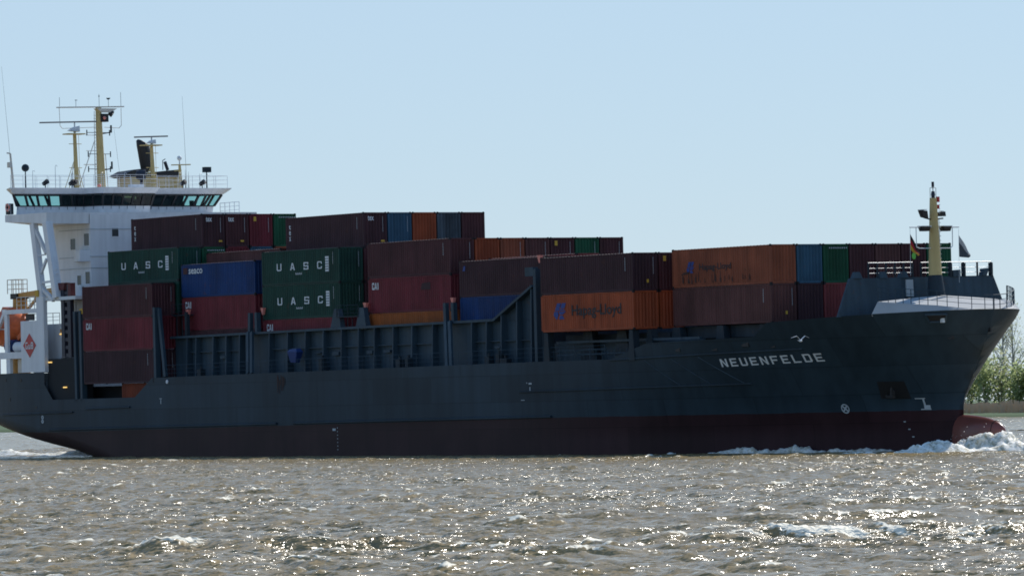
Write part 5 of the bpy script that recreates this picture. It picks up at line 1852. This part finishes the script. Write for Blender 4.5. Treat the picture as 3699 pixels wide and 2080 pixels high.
def bow_env(X, Y):
    b = np.where(X < 112.5, np.maximum(hb0(X), np.where(X > 101, 1.75 * np.sqrt(np.clip(1 - ((np.clip(X, 99, 112.9) - 99) / 13.9) ** 3.2, 0, 1)), 0)), 0)
    dist = np.abs(Y) - b
    nz = vnoise(X, Y, 1)
    # water thrown up along the hull, fading aft
    amp = np.interp(X, [62, 70, 80, 90, 98, 103, 106, 110, 112.5, 114.5, 117, 121], [0, .12, .22, .30, .36, .36, .36, .50, .8, 1.0, .8, 0])
    off = np.interp(X, [62, 90, 105, 112, 116], [.4, .4, .5, .8, .6])
    wid = np.interp(X, [62, 90, 104, 110, 116, 124], [.5, .7, .8, 1.1, 1.6, 2.0])
    h = amp * np.exp(-((dist - off) / wid) ** 2) * (.7 + .55 * nz)
    # the roller peeling off the bulb, running out and aft
    ay = np.abs(Y)
    xr = 117.0 - .22 * np.clip(ay - 2, 0, 99) - .010 * np.clip(ay - 2, 0, 99) ** 2
    rol = np.interp(ay, [0, 2, 5, 9, 13, 18, 22], [.70, .85, .80, .60, .38, .12, 0])
    s = X - xr
    h2 = rol * np.where(s > 0, np.exp(-(s / 1.3) ** 2), np.exp(-(s / 2.6) ** 2)) * (.7 + .6 * vnoise(X, Y, 2))
    return np.maximum(h, h2) + .10 * nz - .26


foam_sheet('bow_wave', 63, 122, -24, 12, .14, bow_env, 'white foaming wave thrown up by the bulbous bow and along the hull', 'bow wave')
mb = MB()
for i in range(60):
    t = random.random()
    x = random.choice((random.uniform(109.5, 113), random.uniform(112, 117)))
    b = max(hb(min(x, 111.9), .4), 1.2 if x < 112 else 0)
    y = -b - random.uniform(.2, 1.8)
    z = random.uniform(.4, 1.0) + (random.random() ** 3) * 1.3 * (1 if x > 105 else .3)
    r = random.uniform(.015, .04)
    mb.add([(x - r, y, z), (x + r, y, z), (x, y - r, z), (x, y + r, z), (x, y, z - r), (x, y, z + r)], [(0, 2, 5), (2, 1, 5), (1, 3, 5), (3, 0, 5), (2, 0, 4), (1, 2, 4), (3, 1, 4), (0, 3, 4)])
o = mb.build('bow_spray', M['foam'])
tag(o, 'scattered white spray drops flung up beside the bulbous bow', 'spray', kind='stuff')
o.matrix_world = HEEL.copy()


def wake_env(X, Y):
    nz = vnoise(X * .8, Y * .8, 3)
    c = -2.0 + (X + 8) * .02
    amp = np.interp(X, [-75, -30, -8, -3], [.35, .5, .55, .2])
    return amp * np.exp(-((Y - c) / 1.5) ** 2) * (.75 + .5 * nz) - .22


foam_sheet('stern_wake', -75, -2, -7, 5, .3, wake_env, 'thin line of white wake foam trailing from under the stern', 'wake')

# ---------------------------------------------------------------- far bank
def bank_pt(u, back=0.0, z=0.0):
    """u: metres along the bank to the right of the view axis; back: metres inland"""
    dist = 1023 - u * .84 + back
    return wpt(dist, u, z)


M['grass'] = plain('bank_grass', (.055, .10, .028), .9)
M['reed'] = plain('dry_reed', (.44, .34, .235), .9)
M['earth'] = plain('bank_earth', (.10, .085, .05), .95)
mb = MB()
P = []
for u in range(-1500, 1501, 10):
    j = 3 * math.sin(u * .05) + 2 * math.sin(u * .13)
    P.append([bank_pt(u, j, -.8), bank_pt(u, 2 + j, .2), bank_pt(u, 16 + j, .7), bank_pt(u, 60, 1.9), bank_pt(u, 900, 2.4)])
mb.grid(P, 0, True)
o = mb.build('far_bank', M['grass'])
tag(o, kind='structure')

mb = MB()
for i in range(9000):
    u = random.uniform(50, 175); bk = random.uniform(14, 34)
    h = random.uniform(1.0, 2.5) * (.9 + .16 * math.sin(u * .9) * math.sin(u * .37 + 1))
    p = bank_pt(u, bk, .7)
    lean = random.uniform(-.25, .25)
    r = Vector((RV[0], RV[1], 0)) * random.uniform(.05, .14)
    top = p + Vector((RV[0] * lean, RV[1] * lean, h))
    mb.add([p - r, p + r, top + r * .8, top - r * .8], [(0, 1, 2, 3)])
o = mb.build('reed_bed', M['reed'])
tag(o, 'pale brown strip of dry reeds along the far river bank', 'reeds', kind='stuff')


def leaf_material(name, c0, c1):
    mt, t, p = principled(name)
    N, L = t.nodes.new, t.links.new
    tc = N('ShaderNodeTexCoord')
    n1 = N('ShaderNodeTexNoise'); n1.inputs['Scale'].default_value = .45; n1.inputs['Detail'].default_value = 4
    L(tc.outputs['Object'], n1.inputs['Vector'])
    r = N('ShaderNodeMapRange'); r.inputs[1].default_value = .35; r.inputs[2].default_value = .65; L(n1.outputs[0], r.inputs[0])
    mx = N('ShaderNodeMix'); mx.data_type = 'RGBA'; L(r.outputs[0], mx.inputs['Factor'])
    mx.inputs[6].default_value = (*c0, 1); mx.inputs[7].default_value = (*c1, 1)
    L(mx.outputs[2], p.inputs['Base Color'])
    p.inputs['Roughness'].default_value = .7
    tl = N('ShaderNodeBsdfTranslucent'); L(mx.outputs[2], tl.inputs[0])
    ms = N('ShaderNodeMixShader'); ms.inputs[0].default_value = .7
    L(p.outputs[0], ms.inputs[1]); L(tl.outputs[0], ms.inputs[2]); L(ms.outputs[0], t.nodes['Material Output'].inputs['Surface'])
    return mt


LEAF = [leaf_material('spring_leaves', (.34, .41, .21), (.44, .49, .23)), leaf_material('pale_leaves', (.40, .42, .28), (.50, .50, .30)),  # leaf colours lifted paler in place of haze over the distance
        leaf_material('dark_leaves', (.10, .15, .10), (.14, .21, .11))]
M['bark'] = plain('grey_bark', (.34, .32, .29), .9)


def leaf_quad(mb, c, s):
    n = Vector((random.gauss(0, 1), random.gauss(0, 1), random.gauss(0, 1))).normalized()
    a = n.orthogonal().normalized() * s
    b = n.cross(a).normalized() * s * .7
    mb.add([c - a - b, c + a - b, c + a + b, c - a + b], [(0, 1, 2, 3)])


def tall_tree(u, back, h, mat, dens, seed, label, spread=.22):
    random.seed(seed)
    o = empty('tree', bank_pt(u, back, 1.5))
    tag(o, label, 'tree', 'trees on the far bank')
    tk, lv = MB(), MB()
    tk.tube((0, 0, 0), (0, 0, h * .45), h * .012, h * .008, 7)
    tk.tube((0, 0, h * .45), (random.uniform(-.4, .4), 0, h * .95), h * .008, h * .002, 6)
    for i in range(26):
        z = h * random.uniform(.22, .85)
        a = random.uniform(0, 2 * math.pi)
        l = h * spread * random.uniform(.5, 1.1) * (1.2 - z / h)
        p0 = Vector((0, 0, z)); p1 = p0 + Vector((math.cos(a) * l, math.sin(a) * l, l * random.uniform(1.0, 1.9)))
        pm = p0.lerp(p1, .5) + Vector((math.cos(a) * l * .12, math.sin(a) * l * .12, 0))
        tk.tube(p0, pm, .09, .06, 5); tk.tube(pm, p1, .06, .02, 5)
        for j in range(4):
            q = pm.lerp(p1, random.random())
            e = q + Vector((random.gauss(0, .8), random.gauss(0, .8), random.uniform(.3, 1.6)))
            tk.tube(q, e, .03, .012, 4)
            for k in range(dens):
                leaf_quad(lv, e + Vector((random.gauss(0, .55), random.gauss(0, .55), random.gauss(0, .6))), random.uniform(.07, .16))
    tk.build('trunk', M['bark'], o)
    lv.build('crown', mat, o)


def bush_tree(u, back, h, w, mat, seed, label, n=900):
    random.seed(seed)
    o = empty('bush', bank_pt(u, back, 1.5))
    tag(o, label, 'bush', 'bushes on the far bank')
    tk, lv = MB(), MB()
    cl = []
    for i in range(9):
        a = random.uniform(0, 2 * math.pi)
        e = Vector((math.cos(a) * w * random.uniform(.1, .5), math.sin(a) * w * random.uniform(.1, .5), h * random.uniform(.6, .95)))
        tk.tube((0, 0, 0), e, .09, .03, 5)
        for t in (.35, .55, .75, .95):
            cl.append((Vector((0, 0, 0)).lerp(e, t), w * .17 * random.uniform(.7, 1.3)))
    for i in range(n):
        c, r = random.choice(cl)
        p = c + Vector((random.gauss(0, r), random.gauss(0, r), random.gauss(0, r * 1.2)))
        if p.z > .1: leaf_quad(lv, p, random.uniform(.14, .34))
    tk.build('stem', M['bark'], o)
    lv.build('crown', mat, o)


TREE_LBL = 'tall thin-leaved spring tree rising above the bushes on the far bank'
for i, (u, bk, h, mi, de) in enumerate(((86.0, 70, 12, 1, 5), (91.5, 66, 17, 1, 5), (94.6, 78, 21, 1, 4), (98.8, 72, 20.5, 1, 6), (101.5, 82, 23, 1, 5), (106, 74, 22, 0, 7), (112, 80, 24, 1, 6), (119, 74, 21, 0, 7), (127, 82, 23, 1, 6), (137, 76, 20, 0, 7))):
    tall_tree(u, bk, h, LEAF[mi], de, 40 + i, TREE_LBL)
BUSH_LBL = 'yellow-green spring bush behind the reeds on the far bank'
for i in range(22):
    u = 80 + i * 2.7 + random.uniform(-.6, .6)
    random.seed(100 + i)
    h = random.uniform(8.5, 12.0)
    bush_tree(u, 40 + random.uniform(0, 14), h, 6.5, LEAF[0 if i % 3 else 1], 200 + i, BUSH_LBL, 1000)
tag_o = bush_tree(103.2, 50, 12.5, 3.4, LEAF[2], 333, 'dark evergreen bush standing taller among the pale spring bushes', 900)
